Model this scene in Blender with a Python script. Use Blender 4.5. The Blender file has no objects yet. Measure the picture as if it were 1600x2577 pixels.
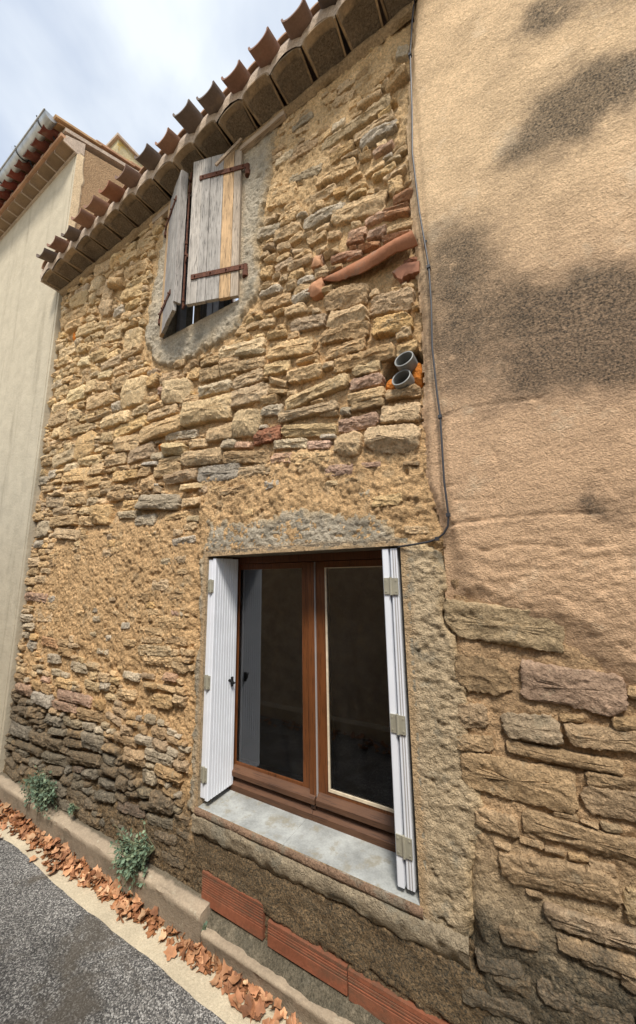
import bpy, math, random
import numpy as np
from mathutils import Vector, Matrix

# ------------------------------------------------------------------ camera, sky, sun, exposure
SC = bpy.context.scene
COL = SC.collection
RAD = math.radians
cam_d = bpy.data.cameras.new('camera'); cam = bpy.data.objects.new('camera', cam_d); COL.objects.link(cam)
cam_d.sensor_fit = 'VERTICAL'; cam_d.sensor_height = 36.0; cam_d.lens = 36.0*900/2577
cam_d.clip_start = 0.02; cam_d.clip_end = 400
def cam_matrix(yaw, pitch, roll):
    f = Vector((math.sin(yaw)*math.cos(pitch), math.cos(yaw)*math.cos(pitch), math.sin(pitch)))
    r = f.cross(Vector((0,0,1))).normalized(); u = r.cross(f)
    r2 = math.cos(roll)*r + math.sin(roll)*u; u2 = -math.sin(roll)*r + math.cos(roll)*u
    m = Matrix((r2, u2, -f)).transposed().to_4x4(); return m
cam.matrix_world = Matrix.Translation((0,-1.45,0)) @ cam_matrix(RAD(-30.3867), RAD(10.1427), RAD(-0.8800))
SC.camera = cam

SUN_EL, SUN_AZ = RAD(56), RAD(146)      # azimuth clockwise from +Y: high over the lane, from the right
W = bpy.data.worlds.new('World'); SC.world = W; W.use_nodes = True
wt = W.node_tree; wt.nodes.clear()
def wn(t, **k):
    n = wt.nodes.new(t)
    for a, b in k.items(): setattr(n, a, b)
    return n
sky = wn('ShaderNodeTexSky', sky_type='NISHITA', sun_disc=False, sun_elevation=SUN_EL, sun_rotation=SUN_AZ)
sky.air_density = 1.0; sky.dust_density = 1.2; sky.ozone_density = 1.6
tc = wn('ShaderNodeTexCoord'); nz = wn('ShaderNodeTexNoise'); nz.inputs['Scale'].default_value = 2.0
nz.inputs['Detail'].default_value = 6; nz.inputs['Roughness'].default_value = .52; nz.inputs['Distortion'].default_value = .3
mp = wn('ShaderNodeMapping'); mp.inputs['Scale'].default_value = (1,1,1.6); mp.inputs['Location'].default_value = (.35,.1,.2)
cr = wn('ShaderNodeValToRGB'); cr.color_ramp.elements[0].position = .38; cr.color_ramp.elements[1].position = .62
mix = wn('ShaderNodeMixRGB'); mix.inputs[2].default_value = (4.4,4.7,5.0,1)
mad = wn('ShaderNodeMath', operation='MULTIPLY_ADD'); mad.inputs[1].default_value = .50; mad.inputs[2].default_value = .48
bg = wn('ShaderNodeBackground'); bg.inputs['Strength'].default_value = .145
wo = wn('ShaderNodeOutputWorld')
L = wt.links.new
L(tc.outputs['Generated'], mp.inputs[0]); L(mp.outputs[0], nz.inputs['Vector']); L(nz.outputs['Fac'], cr.inputs[0])
L(cr.outputs[0], mad.inputs[0]); L(mad.outputs[0], mix.inputs[0]); L(sky.outputs[0], mix.inputs[1])
L(mix.outputs[0], bg.inputs[0]); L(bg.outputs[0], wo.inputs[0])
sd = bpy.data.lights.new('sun', 'SUN'); sd.energy = 3.2; sd.angle = RAD(13); sd.color = (1,.945,.86)
so = bpy.data.objects.new('sun', sd); COL.objects.link(so)
sdir = Vector((math.sin(SUN_AZ)*math.cos(SUN_EL), math.cos(SUN_AZ)*math.cos(SUN_EL), math.sin(SUN_EL)))
so.rotation_euler = sdir.to_track_quat('Z','Y').to_euler()
SC.view_settings.view_transform = 'Standard'; SC.view_settings.look = 'None'
SC.view_settings.gamma = 1; SC.view_settings.use_curve_mapping = False; SC.view_settings.exposure = 0.62

# ------------------------------------------------------------------ helpers
rng = random.Random(7); NR = np.random.RandomState(5)
GROUND = -1.66

def _h(ix, iy, iz, s):
    h = (ix.astype(np.int64)*374761393 + iy.astype(np.int64)*668265263 + iz.astype(np.int64)*2147483647 + s*974711) & 0xffffffff
    h = ((h ^ (h >> 13))*1274126177) & 0xffffffff
    h = h ^ (h >> 16)
    return (h & 0xffffff)/float(0xffffff)
def vnoise(P, s=0):
    I = np.floor(P).astype(np.int64); f = P - I; f = f*f*f*(f*(f*6-15)+10)
    x, y, z = I[:,0], I[:,1], I[:,2]; fx, fy, fz = f[:,0], f[:,1], f[:,2]
    def c(a,b,d): return _h(x+a, y+b, z+d, s)
    x00 = c(0,0,0)*(1-fx)+c(1,0,0)*fx; x10 = c(0,1,0)*(1-fx)+c(1,1,0)*fx
    x01 = c(0,0,1)*(1-fx)+c(1,0,1)*fx; x11 = c(0,1,1)*(1-fx)+c(1,1,1)*fx
    return (x00*(1-fy)+x10*fy)*(1-fz)+(x01*(1-fy)+x11*fy)*fz
def fbm(x, z, fx, fz=None, octs=4, s=0, gain=.5):
    """-1..1 noise on the wall plane"""
    fz = fz or fx; a = 1.; t = 0.; o = np.zeros(np.size(x)); x = np.ravel(x); z = np.ravel(z)
    for k in range(octs):
        P = np.stack([x*fx*2**k+17.3*k, z*fz*2**k+9.1*k, np.full(x.shape, 3.7*k+.5)], 1)
        o += a*(vnoise(P, s+k)*2-1); t += a; a *= gain
    return o/t
def sstep(a, b, x): 
    t = np.clip((x-a)/(b-a), 0, 1); return t*t*(3-2*t)
def poly_sd(x, z, poly):
    """signed distance to a polygon, negative inside"""
    x = np.ravel(x); z = np.ravel(z); d = np.full(x.shape, 1e9); ins = np.zeros(x.shape, bool); n = len(poly)
    for i in range(n):
        (x1,z1),(x2,z2) = poly[i], poly[(i+1) % n]
        ex, ez = x2-x1, z2-z1; t = np.clip(((x-x1)*ex+(z-z1)*ez)/(ex*ex+ez*ez+1e-12), 0, 1)
        d = np.minimum(d, np.hypot(x-x1-t*ex, z-z1-t*ez))
        cnd = ((z1 > z) != (z2 > z)); xi = x1+(z-z1)*(x2-x1)/((z2-z1) if abs(z2-z1) > 1e-12 else 1e-12)
        ins ^= cnd & (x < xi)
    return np.where(ins, -d, d)

def empty(name, loc, label, cat, group=None):
    o = bpy.data.objects.new(name, None); o.empty_display_size = .1; COL.objects.link(o); o.location = loc
    o['label'] = label; o['category'] = cat
    if group: o['group'] = group
    return o
def link(name, me, mat, parent=None, kind=None, label=None):
    o = bpy.data.objects.new(name, me); COL.objects.link(o)
    if mat and not me.materials: me.materials.append(mat)
    if parent:
        o.parent = parent; ml = parent.location if parent.parent is None else Vector((0,0,0))
        o.location = -ml if parent.parent is None else Vector((0,0,0))
    if kind: o['kind'] = kind
    if label: o['label'] = label
    return o
def mesh_np(name, V, F, attrs=None, smooth=True, sharp=None):
    V = np.asarray(V, np.float32); F = np.asarray(F, np.int32); m = bpy.data.meshes.new(name)
    nf, k = F.shape
    m.vertices.add(len(V)); m.vertices.foreach_set('co', V.ravel())
    m.loops.add(nf*k); m.loops.foreach_set('vertex_index', F.ravel())
    m.polygons.add(nf); m.polygons.foreach_set('loop_start', np.arange(0, nf*k, k, dtype=np.int32))
    m.polygons.foreach_set('use_smooth', np.full(nf, smooth))
    m.update(calc_edges=True); m.validate()
    put_attrs(m, attrs)
    if sharp: m.set_sharp_from_angle(angle=RAD(sharp))
    return m
def put_attrs(m, attrs):
    for a, v in (attrs or {}).items():
        v = np.asarray(v, np.float32)
        if v.ndim == 2:
            if v.shape[1] == 3: v = np.concatenate([v, np.ones((len(v),1), np.float32)], 1)
            at = m.attributes.new(a, 'FLOAT_COLOR', 'POINT'); at.data.foreach_set('color', v.ravel())
        else:
            at = m.attributes.new(a, 'FLOAT', 'POINT'); at.data.foreach_set('value', v)
class MB:
    def __init__(s): s.v = []; s.f = []; s.c = []
    def add(s, vs, fs, c=(1,1,1)):
        b = len(s.v); s.v += [tuple(v) for v in vs]; s.f += [tuple(b+i for i in f) for f in fs]; s.c += [c]*len(vs); return s
    def box(s, x0,x1,y0,y1,z0,z1, c=(1,1,1), M=None):
        vs = [Vector((x,y,z)) for x in (x0,x1) for y in (y0,y1) for z in (z0,z1)]
        if M is not None: vs = [M @ v for v in vs]
        return s.add(vs, [(0,1,3,2),(4,6,7,5),(0,4,5,1),(2,3,7,6),(0,2,6,4),(1,5,7,3)], c)
    def bar(s, a, b, w, h, up=(0,0,1), c=(1,1,1)):
        a = Vector(a); b = Vector(b); d = (b-a).normalized(); u = Vector(up); x = d.cross(u)
        if x.length < 1e-5: x = d.cross(Vector((1,0,0)))
        x.normalize(); y = x.cross(d); vs = []
        for p in (a,b):
            for q in ((-1,-1),(1,-1),(1,1),(-1,1)): vs.append(p+x*q[0]*w/2+y*q[1]*h/2)
        return s.add(vs, [(0,1,2,3),(7,6,5,4),(0,4,5,1),(1,5,6,2),(2,6,7,3),(3,7,4,0)], c)
    def tube(s, pts, r, n=8, c=(1,1,1), cap=True):
        pts = [Vector(p) for p in pts]; rs = r if isinstance(r,(list,tuple)) else [r]*len(pts); vs = []; fs = []
        prev = None
        for i, p in enumerate(pts):
            d = (pts[min(i+1,len(pts)-1)]-pts[max(i-1,0)]).normalized()
            x = d.cross(Vector((0,0,1))) if prev is None else prev - d*prev.dot(d)
            if x.length < 1e-4: x = d.cross(Vector((1,0,0)))
            x.normalize(); prev = x; y = d.cross(x)
            for k in range(n):
                t = 2*math.pi*k/n; vs.append(p+(x*math.cos(t)+y*math.sin(t))*rs[i])
        for i in range(len(pts)-1):
            for k in range(n): fs.append((i*n+k, i*n+(k+1)%n, (i+1)*n+(k+1)%n, (i+1)*n+k))
        if cap: fs += [tuple(range(n-1,-1,-1)), tuple((len(pts)-1)*n+k for k in range(n))]
        return s.add(vs, fs, c)
    def prism(s, prof, axis, a, b, c=(1,1,1)):
        """closed 2-D profile swept along axis ('x': profile is (y,z))"""
        n = len(prof); f = {'x': lambda p,t:(t,p[0],p[1]), 'y': lambda p,t:(p[0],t,p[1]), 'z': lambda p,t:(p[0],p[1],t)}[axis]
        vs = [f(p,a) for p in prof]+[f(p,b) for p in prof]
        return s.add(vs, [tuple(range(n))[::-1], tuple(range(n,2*n))]+[(i,(i+1)%n,n+(i+1)%n,n+i) for i in range(n)], c)
    def mesh(s, name, smooth=False, bevel=0, sharp=None):
        m = bpy.data.meshes.new(name); m.from_pydata(s.v, [], s.f); m.update()
        put_attrs(m, {'Col': np.array(s.c, np.float32)})
        import bmesh
        bm = bmesh.new(); bm.from_mesh(m); bmesh.ops.recalc_face_normals(bm, faces=bm.faces)
        if bevel: bmesh.ops.bevel(bm, geom=list(bm.edges), offset=bevel, segments=2, affect='EDGES', profile=.6, clamp_overlap=True)
        bm.to_mesh(m); bm.free()
        if smooth or sharp:
            m.polygons.foreach_set('use_smooth', np.full(len(m.polygons), True))
            if sharp: m.set_sharp_from_angle(angle=RAD(sharp))
        return m
    def build(s, name, mat, parent=None, smooth=False, bevel=0, sharp=None, kind=None, label=None):
        return link(name, s.mesh(name, smooth, bevel, sharp), mat, parent, kind, label)

# ------------------------------------------------------------------ materials
class NT:
    def __init__(s, name):
        s.m = bpy.data.materials.new(name); s.m.use_nodes = True; s.t = s.m.node_tree; s.t.nodes.clear()
        s.out = s.n('ShaderNodeOutputMaterial'); s.p = s.n('ShaderNodeBsdfPrincipled'); s.l(s.p.outputs[0], s.out.inputs[0])
        s.pos = s.n('ShaderNodeNewGeometry').outputs['Position']
    def n(s, t, **k):
        n = s.t.nodes.new(t)
        for a,b in k.items(): setattr(n,a,b)
        return n
    def l(s, a, b): s.t.links.new(a,b)
    def inp(s, sock, v):
        if hasattr(v,'is_output'): s.l(v, sock)
        else: sock.default_value = v
    def attr(s, name, col=True):
        a = s.n('ShaderNodeAttribute', attribute_name=name); return a.outputs['Color' if col else 'Fac']
    def scalev(s, v, sc):
        m = s.n('ShaderNodeMapping'); s.l(v, m.inputs[0]); m.inputs['Scale'].default_value = sc; return m.outputs[0]
    def noise(s, scale, detail=4, rough=.55, vec=None, dist=0):
        n = s.n('ShaderNodeTexNoise'); s.l(vec or s.pos, n.inputs['Vector'])
        n.inputs['Scale'].default_value = scale; n.inputs['Detail'].default_value = detail; n.inputs['Roughness'].default_value = rough
        n.inputs['Distortion'].default_value = dist
        return n.outputs['Fac']
    def voro(s, scale, vec=None, feature='F1'):
        n = s.n('ShaderNodeTexVoronoi', feature=feature); s.l(vec or s.pos, n.inputs['Vector']); n.inputs['Scale'].default_value = scale; return n
    def math(s, op, a, b=0., c=0., clamp=False):
        n = s.n('ShaderNodeMath', operation=op, use_clamp=clamp); s.inp(n.inputs[0],a); s.inp(n.inputs[1],b); s.inp(n.inputs[2],c); return n.outputs[0]
    def rng(s, v, a, b, c=0., d=1., smooth=False):
        n = s.n('ShaderNodeMapRange'); n.interpolation_type = 'SMOOTHSTEP' if smooth else 'LINEAR'
        s.l(v, n.inputs[0])
        for i, q in enumerate((a,b,c,d)): n.inputs[i+1].default_value = q
        return n.outputs[0]
    def mix(s, f, a, b, mode='MIX'):
        n = s.n('ShaderNodeMixRGB', blend_type=mode); s.inp(n.inputs[0], f)
        for i, v in ((1,a),(2,b)):
            if hasattr(v,'is_output'): s.l(v, n.inputs[i])
            else: n.inputs[i].default_value = (*v,1) if len(v)==3 else v
        return n.outputs[0]
    def mulv(s, col, fac):    # colour times grey factor
        c = s.n('ShaderNodeCombineXYZ')
        for i in range(3): s.l(fac, c.inputs[i])
        v = s.n('ShaderNodeVectorMath', operation='MULTIPLY'); s.l(col, v.inputs[0]); s.l(c.outputs[0], v.inputs[1]); return v.outputs[0]
    def bump(s, hs):
        prev = None
        for h, dist, st in hs:
            b = s.n('ShaderNodeBump'); s.l(h, b.inputs['Height']); b.inputs['Distance'].default_value = dist; b.inputs['Strength'].default_value = st
            if prev: s.l(prev, b.inputs['Normal'])
            prev = b.outputs[0]
        s.l(prev, s.p.inputs['Normal'])
    def fin(s, col, rough=.9, spec=.2, metal=0.):
        s.inp(s.p.inputs['Base Color'], col if hasattr(col,'is_output') else (*col,1)); s.inp(s.p.inputs['Roughness'], rough)
        s.p.inputs['Specular IOR Level'].default_value = spec; s.inp(s.p.inputs['Metallic'], metal); return s.m

def rough_wall(name, dirtcol, base=None, bumps=((28,6,.012,.8),(130,3,.004,.8)), var=.5, patch=None, dirt=True, rough=.95, grain=.35, dirtn=1.1, ramp=(.30,.85), streak=0, dsc=22, spk=.6):
    """mineral surface: vertex colour x noise, optional dirt attribute with a broken edge, several scales of relief"""
    t = NT(name); col = t.attr('Col') if base is None else None
    if base is not None:
        rg = t.n('ShaderNodeRGB'); rg.outputs[0].default_value = (*base,1); col = rg.outputs[0]
    a = t.rng(t.noise(7,5,.6), .25,.75, 1-var*.5, 1+var*.5); b = t.rng(t.noise(95,4,.7), .25,.75, 1-grain, 1+grain)
    col = t.mulv(col, t.math('MULTIPLY', a, b))
    if patch:
        col = t.mix(t.rng(t.noise(patch[1],6,.65), patch[2], patch[2]+.12, 0, patch[3], True), col, patch[0])
    if streak:
        v = t.scalev(t.pos,(5,5,.45)); col = t.mix(t.rng(t.noise(1,6,.62,v,.5),.5,.75,0,streak,True), col, dirtcol)
    if dirt:
        d = t.math('ADD', t.attr('Dirt', False), t.math('MULTIPLY', t.math('SUBTRACT', t.noise(dsc,7,.70), .5), dirtn))
        d2 = t.math('MULTIPLY', t.rng(d, *ramp, 0,1,True), t.rng(t.noise(130,3,.6), .32,.66, 1.,spk))
        col = t.mix(d2, col, dirtcol)
    t.bump([(t.noise(sc,de,.62), di, st) for sc,de,di,st in bumps])
    return t.fin(col, rough, .15)
M = {}
M['stone'] = rough_wall('stone_rock', (.100,.089,.068), patch=((.36,.30,.205),18,.56,.5), grain=.48, bumps=((26,7,.022,1.),(80,5,.014,1.),(190,3,.006,1.)))
M['mortar'] = rough_wall('earth_mortar', (.052,.049,.038), var=.5, grain=.5, bumps=((60,6,.020,1.),(170,3,.008,1.)))
M['cement'] = rough_wall('grey_cement', (.075,.066,.046), var=.45, grain=.42, bumps=((40,7,.020,1.),(150,3,.008,1.)), patch=((.25,.225,.17),9,.53,.7))
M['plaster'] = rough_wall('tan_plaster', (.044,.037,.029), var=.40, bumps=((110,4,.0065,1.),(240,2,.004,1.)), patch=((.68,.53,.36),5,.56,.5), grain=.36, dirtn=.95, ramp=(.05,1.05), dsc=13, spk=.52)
M['cream'] = rough_wall('cream_plaster', (.2,.17,.12), base=(.45,.395,.295), var=.2, grain=.06, bumps=((60,4,.004,.7),(8,3,.015,.5)), dirt=False, streak=.5)
M['roughcast'] = rough_wall('roughcast', (.1,.1,.1), base=(.36,.235,.13), var=.3, bumps=((70,5,.02,1.),), dirt=False)
M['tile'] = rough_wall('terracotta', (.055,.045,.035), var=.5, bumps=((60,4,.003,.6),(240,2,.001,.6)), patch=((.20,.15,.11),14,.55,.6), dirt=True, rough=.85, grain=.15)
M['eavemortar'] = rough_wall('eave_mortar', (.1,.08,.06), base=(.44,.35,.27), var=.45, bumps=((30,5,.008,.8),(120,3,.003,.7)), dirt=False)
M['kerb'] = rough_wall('kerb_concrete', (.10,.085,.06), var=.35, bumps=((50,5,.005,.7),(200,2,.002,.8)), patch=((.50,.44,.33),16,.6,.7), grain=.22)
M['brick'] = rough_wall('hollow_brick', (.10,.065,.042), var=.5, bumps=((90,4,.003,.7),), rough=.85, grain=.2)
M['foam'] = rough_wall('orange_foam', (.1,.05,.02), base=(.42,.14,.025), var=.5, bumps=((70,4,.01,.9),), dirt=False)

def asphalt():
    t = NT('asphalt'); v = t.voro(210); sp = t.n('ShaderNodeSeparateColor'); t.l(v.outputs['Color'], sp.inputs[0])
    c = t.n('ShaderNodeValToRGB'); e = c.color_ramp.elements; e[0].position=0; e[0].color=(.045,.044,.045,1); e[1].position=1; e[1].color=(.42,.41,.385,1)
    for p,q in ((.40,(.095,.092,.087,1)),(.75,(.21,.20,.185,1))):
        k = e.new(p); k.color = q
    t.l(sp.outputs[0], c.inputs[0])
    col = t.mulv(c.outputs[0], t.rng(t.noise(6,5,.6), .3,.7, .70,1.25))
    st = t.rng(t.noise(3.2,5,.62,dist=.6), .48,.64, 0,.72,True)
    col = t.mix(st, col, (.085,.072,.055))
    t.bump([(v.outputs['Distance'], .006, -.9),(t.noise(14,4), .006,.5)])
    return t.fin(col, .85, .3)
M['asphalt'] = asphalt()
def wood(name, ca, cb, cc, gs, rough=.8, spec=.2, bumpd=.0025, usecol=False, axis='z'):
    t = NT(name); sc = {'z':(gs,gs,gs*.05),'x':(gs*.05,gs,gs)}[axis]
    v = t.scalev(t.pos, sc); n1 = t.noise(1,6,.65,v,.6); n2 = t.noise(3.1,3,.6,v)
    col = t.mix(t.rng(n1,.3,.7), ca, cb); col = t.mix(t.rng(n2,.54,.66,0,.85,True), col, cc)
    big = t.noise(5,3); col = t.mulv(col, t.rng(big,.3,.7,.8,1.2))
    if usecol: col = t.mix(1., col, t.attr('Col'), 'MULTIPLY')
    t.bump([(n1,bumpd*2,.7),(n2,bumpd,.8)]); return t.fin(col, rough, spec)
M['greywood'] = wood('weathered_wood',(.44,.40,.355),(.24,.22,.195),(.06,.055,.05),75,usecol=True)
M['lathwood'] = wood('dry_board',(.40,.31,.22),(.30,.22,.15),(.12,.09,.07),70,axis='x')
M['brownwood'] = wood('varnished_brown_wood',(.160,.056,.017),(.112,.037,.011),(.05,.017,.006),60,rough=.42,spec=.45,bumpd=.0004,usecol=True)
M['brownrail'] = wood('worn_brown_rail',(.125,.060,.030),(.085,.038,.019),(.045,.021,.012),60,rough=.6,spec=.35,bumpd=.0006,usecol=True,axis='x')
def simple(name, col, rough=.5, metal=0., spec=.5, nscale=None, namt=.3, bump=None):
    t = NT(name)
    if nscale:
        rg = t.n('ShaderNodeRGB'); rg.outputs[0].default_value=(*col,1)
        c = t.mulv(rg.outputs[0], t.rng(t.noise(nscale,5,.6),.25,.75,1-namt,1+namt))
    else: c = col
    if bump: t.bump([(t.noise(bump[0],4),bump[1],bump[2])])
    return t.fin(c, rough, spec, metal)
M['pvc'] = simple('white_pvc',(.72,.74,.78),.42,0,.5,7,.07)
M['rust'] = simple('rusty_iron',(.105,.042,.024),.85,.2,.3,60,.6,(120,.002,.8))
M['zinc'] = simple('zinc',(.42,.43,.43),.45,.75,.5,12,.35)
M['hinge'] = simple('zinc_plated_steel',(.40,.375,.29),.40,.35,.5,40,.15)
M['darkmetal'] = simple('dark_metal',(.03,.03,.03),.5,.5)
M['pipe'] = simple('grey_pvc_pipe',(.24,.24,.225),.5,0,.4,20,.15)
M['cable'] = simple('black_cable',(.028,.028,.032),.5)
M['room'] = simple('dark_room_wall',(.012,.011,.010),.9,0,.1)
M['slab'] = None
M['putty'] = simple('cream_putty',(.62,.52,.38),.8,0,.2,40,.2)
M['seal'] = simple('grey_seal',(.35,.33,.32),.6)
def slabm():
    t = NT('sill_cement'); rg=t.n('ShaderNodeRGB'); rg.outputs[0].default_value=(.34,.35,.335,1)
    c = t.mulv(rg.outputs[0], t.rng(t.noise(9,6,.62),.25,.75,.55,1.3)); c = t.mix(t.rng(t.noise(14,6,.65),.50,.66,0,.7,True), c, (.25,.225,.165))
    c = t.mulv(c, t.rng(t.noise(120,2),.3,.7,.9,1.08))
    t.bump([(t.noise(60,4),.002,.5)]); return t.fin(c,.7,.3)
M['slab'] = slabm()
def leafm(name):
    t = NT(name); col = t.mulv(t.attr('Col'), t.rng(t.noise(30,4),.25,.75,.72,1.3)); 
    oi = t.n('ShaderNodeObjectInfo'); col = t.mulv(col, t.rng(oi.outputs['Random'],0,1,.65,1.2))
    t.bump([(t.noise(60,4),.003,.6)])
    m = t.fin(col,.7,.25); return m
M['deadleaf'] = leafm('dry_leaf'); M['green'] = leafm('green_leaf')
def glassm(name, tint=(.9,.93,.92), ior=2.1):
    t = NT(name); tr = t.n('ShaderNodeBsdfTransparent'); tr.inputs[0].default_value=(*tint,1)
    gl = t.n('ShaderNodeBsdfGlossy'); gl.inputs['Roughness'].default_value=.0; gl.inputs[0].default_value=(.95,.97,1,1)
    fr = t.n('ShaderNodeFresnel'); fr.inputs[0].default_value=ior; mx = t.n('ShaderNodeMixShader')
    t.l(fr.outputs[0],mx.inputs[0]); t.l(tr.outputs[0],mx.inputs[1]); t.l(gl.outputs[0],mx.inputs[2])
    df = t.n('ShaderNodeBsdfDiffuse'); df.inputs[0].default_value=(.5,.48,.44,1); m2 = t.n('ShaderNodeMixShader'); v = t.scalev(t.pos,(6,6,1.5))
    t.l(t.rng(t.noise(1.5,6,.65,v,.8),.40,.75,.001,.014),m2.inputs[0]); t.l(mx.outputs[0],m2.inputs[1]); t.l(df.outputs[0],m2.inputs[2]); t.l(m2.outputs[0],t.out.inputs[0]); return t.m
M['glass'] = glassm('window_glass'); M['oldglass'] = glassm('old_window_glass', ior=1.35)

# ------------------------------------------------------------------ ground
def sheet(name, pts, z, mat, label=None):
    m = bpy.data.meshes.new(name); m.from_pydata([(x,y,z) for x,y in pts], [], [tuple(range(len(pts)))]); m.update()
    put_attrs(m, {'Col': np.tile([.4,.35,.27],(len(pts),1)), 'Dirt': np.zeros(len(pts))})
    return link(name, m, mat, None, 'structure')
sheet('ground', [(-90,-90),(90,-90),(90,90),(-90,90)], GROUND-.03, M['kerb'])
def strip_grid(name, x0,x1,nx, yfun0,yfun1, ny, zfun, mat, col, dirtf, parent=None, kind='structure'):
    xs = np.linspace(x0,x1,nx); t = np.linspace(0,1,ny); X = np.repeat(xs[:,None],ny,1); Tt = np.repeat(t[None,:],nx,0)
    Y = yfun0(xs)[:,None]*(1-Tt)+yfun1(xs)[:,None]*Tt; Z = zfun(X,Y,Tt)
    V = np.stack([X,Y,Z],-1).reshape(-1,3); i = np.arange(nx*ny).reshape(nx,ny)
    F = np.stack([i[:-1,:-1],i[1:,:-1],i[1:,1:],i[:-1,1:]],-1).reshape(-1,4)
    m = mesh_np(name, V, F, {'Col': np.tile(col,(len(V),1)), 'Dirt': dirtf(V[:,0],V[:,1],V[:,2])})
    return link(name, m, mat, parent, kind)
cst = lambda v: (lambda x: np.full(np.shape(x), v))
road_edge = lambda x: -.178 + .012*fbm(x, x*0, 5, octs=4, s=41)
strip_grid('road', -9, 3.2, 240, cst(-1.83), road_edge, 30,
    lambda X,Y,T: GROUND + .012 + .006*fbm(X,Y,2.2,octs=3,s=11).reshape(X.shape) - .012*sstep(.97,1.,T), M['asphalt'], (.1,.1,.1), lambda x,y,z: x*0)
strip_grid('gutter_strip', -9, 3.2, 300, cst(-.215), cst(-.03), 14,
    lambda X,Y,T: GROUND + .006 + .003*fbm(X,Y,8,octs=3,s=12).reshape(X.shape), M['kerb'], (.50,.43,.31), lambda x,y,z: .15+.25*fbm(x,y,6,octs=3,s=13))
# kerb upstand along the wall: a rounded concrete curb, lower past x=-1.47
def kerb(x0,x1,n,top,yf,seed,col,name='kerb'):
    xs = np.linspace(x0,x1,n); prof = np.array([(0,0),(.012,.30),(.010,.55),(.006,.78),(.0,.94),(-.008,.985),(-.022,1.0),(-.050,1.015),(-.11,1.06)])
    rows = []
    for k,(py,pz) in enumerate(prof):
        nzv = fbm(xs, xs*0+k*.11, 9, octs=4, s=seed)
        y = yf - (.02-py)*.35 - py*0 + (-py if pz>.85 else 0) + .006*nzv + .004*fbm(xs, xs*0+k*.3, 30, octs=3, s=seed+1)
        z = GROUND + pz*(top-GROUND) + .008*nzv*(pz>.8)
        rows.append(np.stack([xs,np.broadcast_to(y,xs.shape),np.broadcast_to(z,xs.shape)],-1))
    V = np.stack(rows,1).reshape(-1,3); i = np.arange(n*len(prof)).reshape(n,len(prof))
    F = np.stack([i[:-1,:-1],i[1:,:-1],i[1:,1:],i[:-1,1:]],-1).reshape(-1,4)
    if x1 < 0:
        b0 = (n-1)*len(prof); V = np.concatenate([V, [[x1,.0,GROUND],[x1,.0,top+.01]]]); e_ = len(V)-2
        E_ = [(b0+k,b0+k+1,e_,e_) for k in range(len(prof)-1)]
        Ft = np.array([(b0+k,b0+k+1,e_+(k>4),e_+(k>4)) for k in range(len(prof)-1)]); ENDF = [tuple(f[:3]) for f in Ft.tolist()]+[(b0+5,e_+1,e_)]
    pz = np.tile(prof[:,1],n); pz = np.concatenate([pz, np.full(len(V)-len(pz),.5)])
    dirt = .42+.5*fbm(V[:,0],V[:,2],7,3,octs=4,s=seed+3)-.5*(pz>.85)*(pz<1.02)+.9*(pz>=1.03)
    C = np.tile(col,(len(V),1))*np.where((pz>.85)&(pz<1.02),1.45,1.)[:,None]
    if x1 < 0:
        me = bpy.data.meshes.new(name); me.from_pydata(V.tolist(), [], F.tolist()+ENDF); me.polygons.foreach_set('use_smooth', np.full(len(me.polygons),True)); me.set_sharp_from_angle(angle=RAD(50)); put_attrs(me,{'Col':C,'Dirt':dirt})
        return link(name, me, M['kerb'], None, 'structure')
    return link(name, mesh_np(name,V,F,{'Col':C,'Dirt':dirt}), M['kerb'], None, 'structure')
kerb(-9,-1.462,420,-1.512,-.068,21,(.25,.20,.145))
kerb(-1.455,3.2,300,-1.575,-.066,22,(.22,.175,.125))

# ------------------------------------------------------------------ the stone house: surfaces
XL, XR, ZT = -3.82, -.285, 2.93
OP_LOW = (-1.573,-.455,-1.137,.118)      # lower opening x0,x1,z0,z1
OP_UP = (-2.118,-1.393,1.692,2.80)
CEM_UP = [(-1.02,2.86),(-1.15,2.74),(-1.168,2.412),(-1.24,2.095),(-1.25,1.70),(-1.42,1.49),(-1.75,1.43),(-2.0,1.45),(-2.22,1.55),(-2.36,1.81),(-2.31,2.16),(-2.25,2.55),(-2.24,2.70),(-2.14,2.76),(-2.12,2.86)]
CEM_LOW = [(-1.593,.33),(-1.635,.105),(-1.645,-.29),(-1.66,-.73),(-1.64,-1.0),(-1.66,-1.16),(-1.55,-1.20),(-1.0,-1.22),(-.46,-1.22),(-.33,-1.25),(-.27,-1.15),(-.22,-.8),(-.24,-.36),(-.29,-.09),(-.30,.10),(-.44,.15),(-.50,.27),(-.8,.30),(-1.0,.325),(-1.3,.30)]
PATCH = [(-3.45,.30),(-2.6,.42),(-1.755,.40),(-1.62,.30),(-1.666,.1),(-1.699,-.43),(-2.0,-.50),(-2.247,-.62),(-3.0,-.50),(-3.5,-.55),(-3.76,-.1)]
LINTEL = [(-1.7,.60),(-1.2,.63),(-.9,.66),(-.7,.60),(-.28,.62),(-.28,.1),(-1.7,.1)]
TOPR = [(-1.15,2.95),(-.28,2.95),(-.28,2.65),(-.55,2.45),(-.75,2.2),(-1.0,2.1),(-1.2,2.3)]
MIDB = [(-3.75,-.45),(-1.68,-.35),(-1.66,-1.05),(-2.2,-.98),(-3.0,-.88),(-3.78,-.80)]
LOWB = [(-1.72,-1.20),(-.28,-1.25),(-.28,-1.75),(-3.85,-1.75),(-3.85,-1.42),(-2.6,-1.36),(-2.0,-1.30)]
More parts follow.
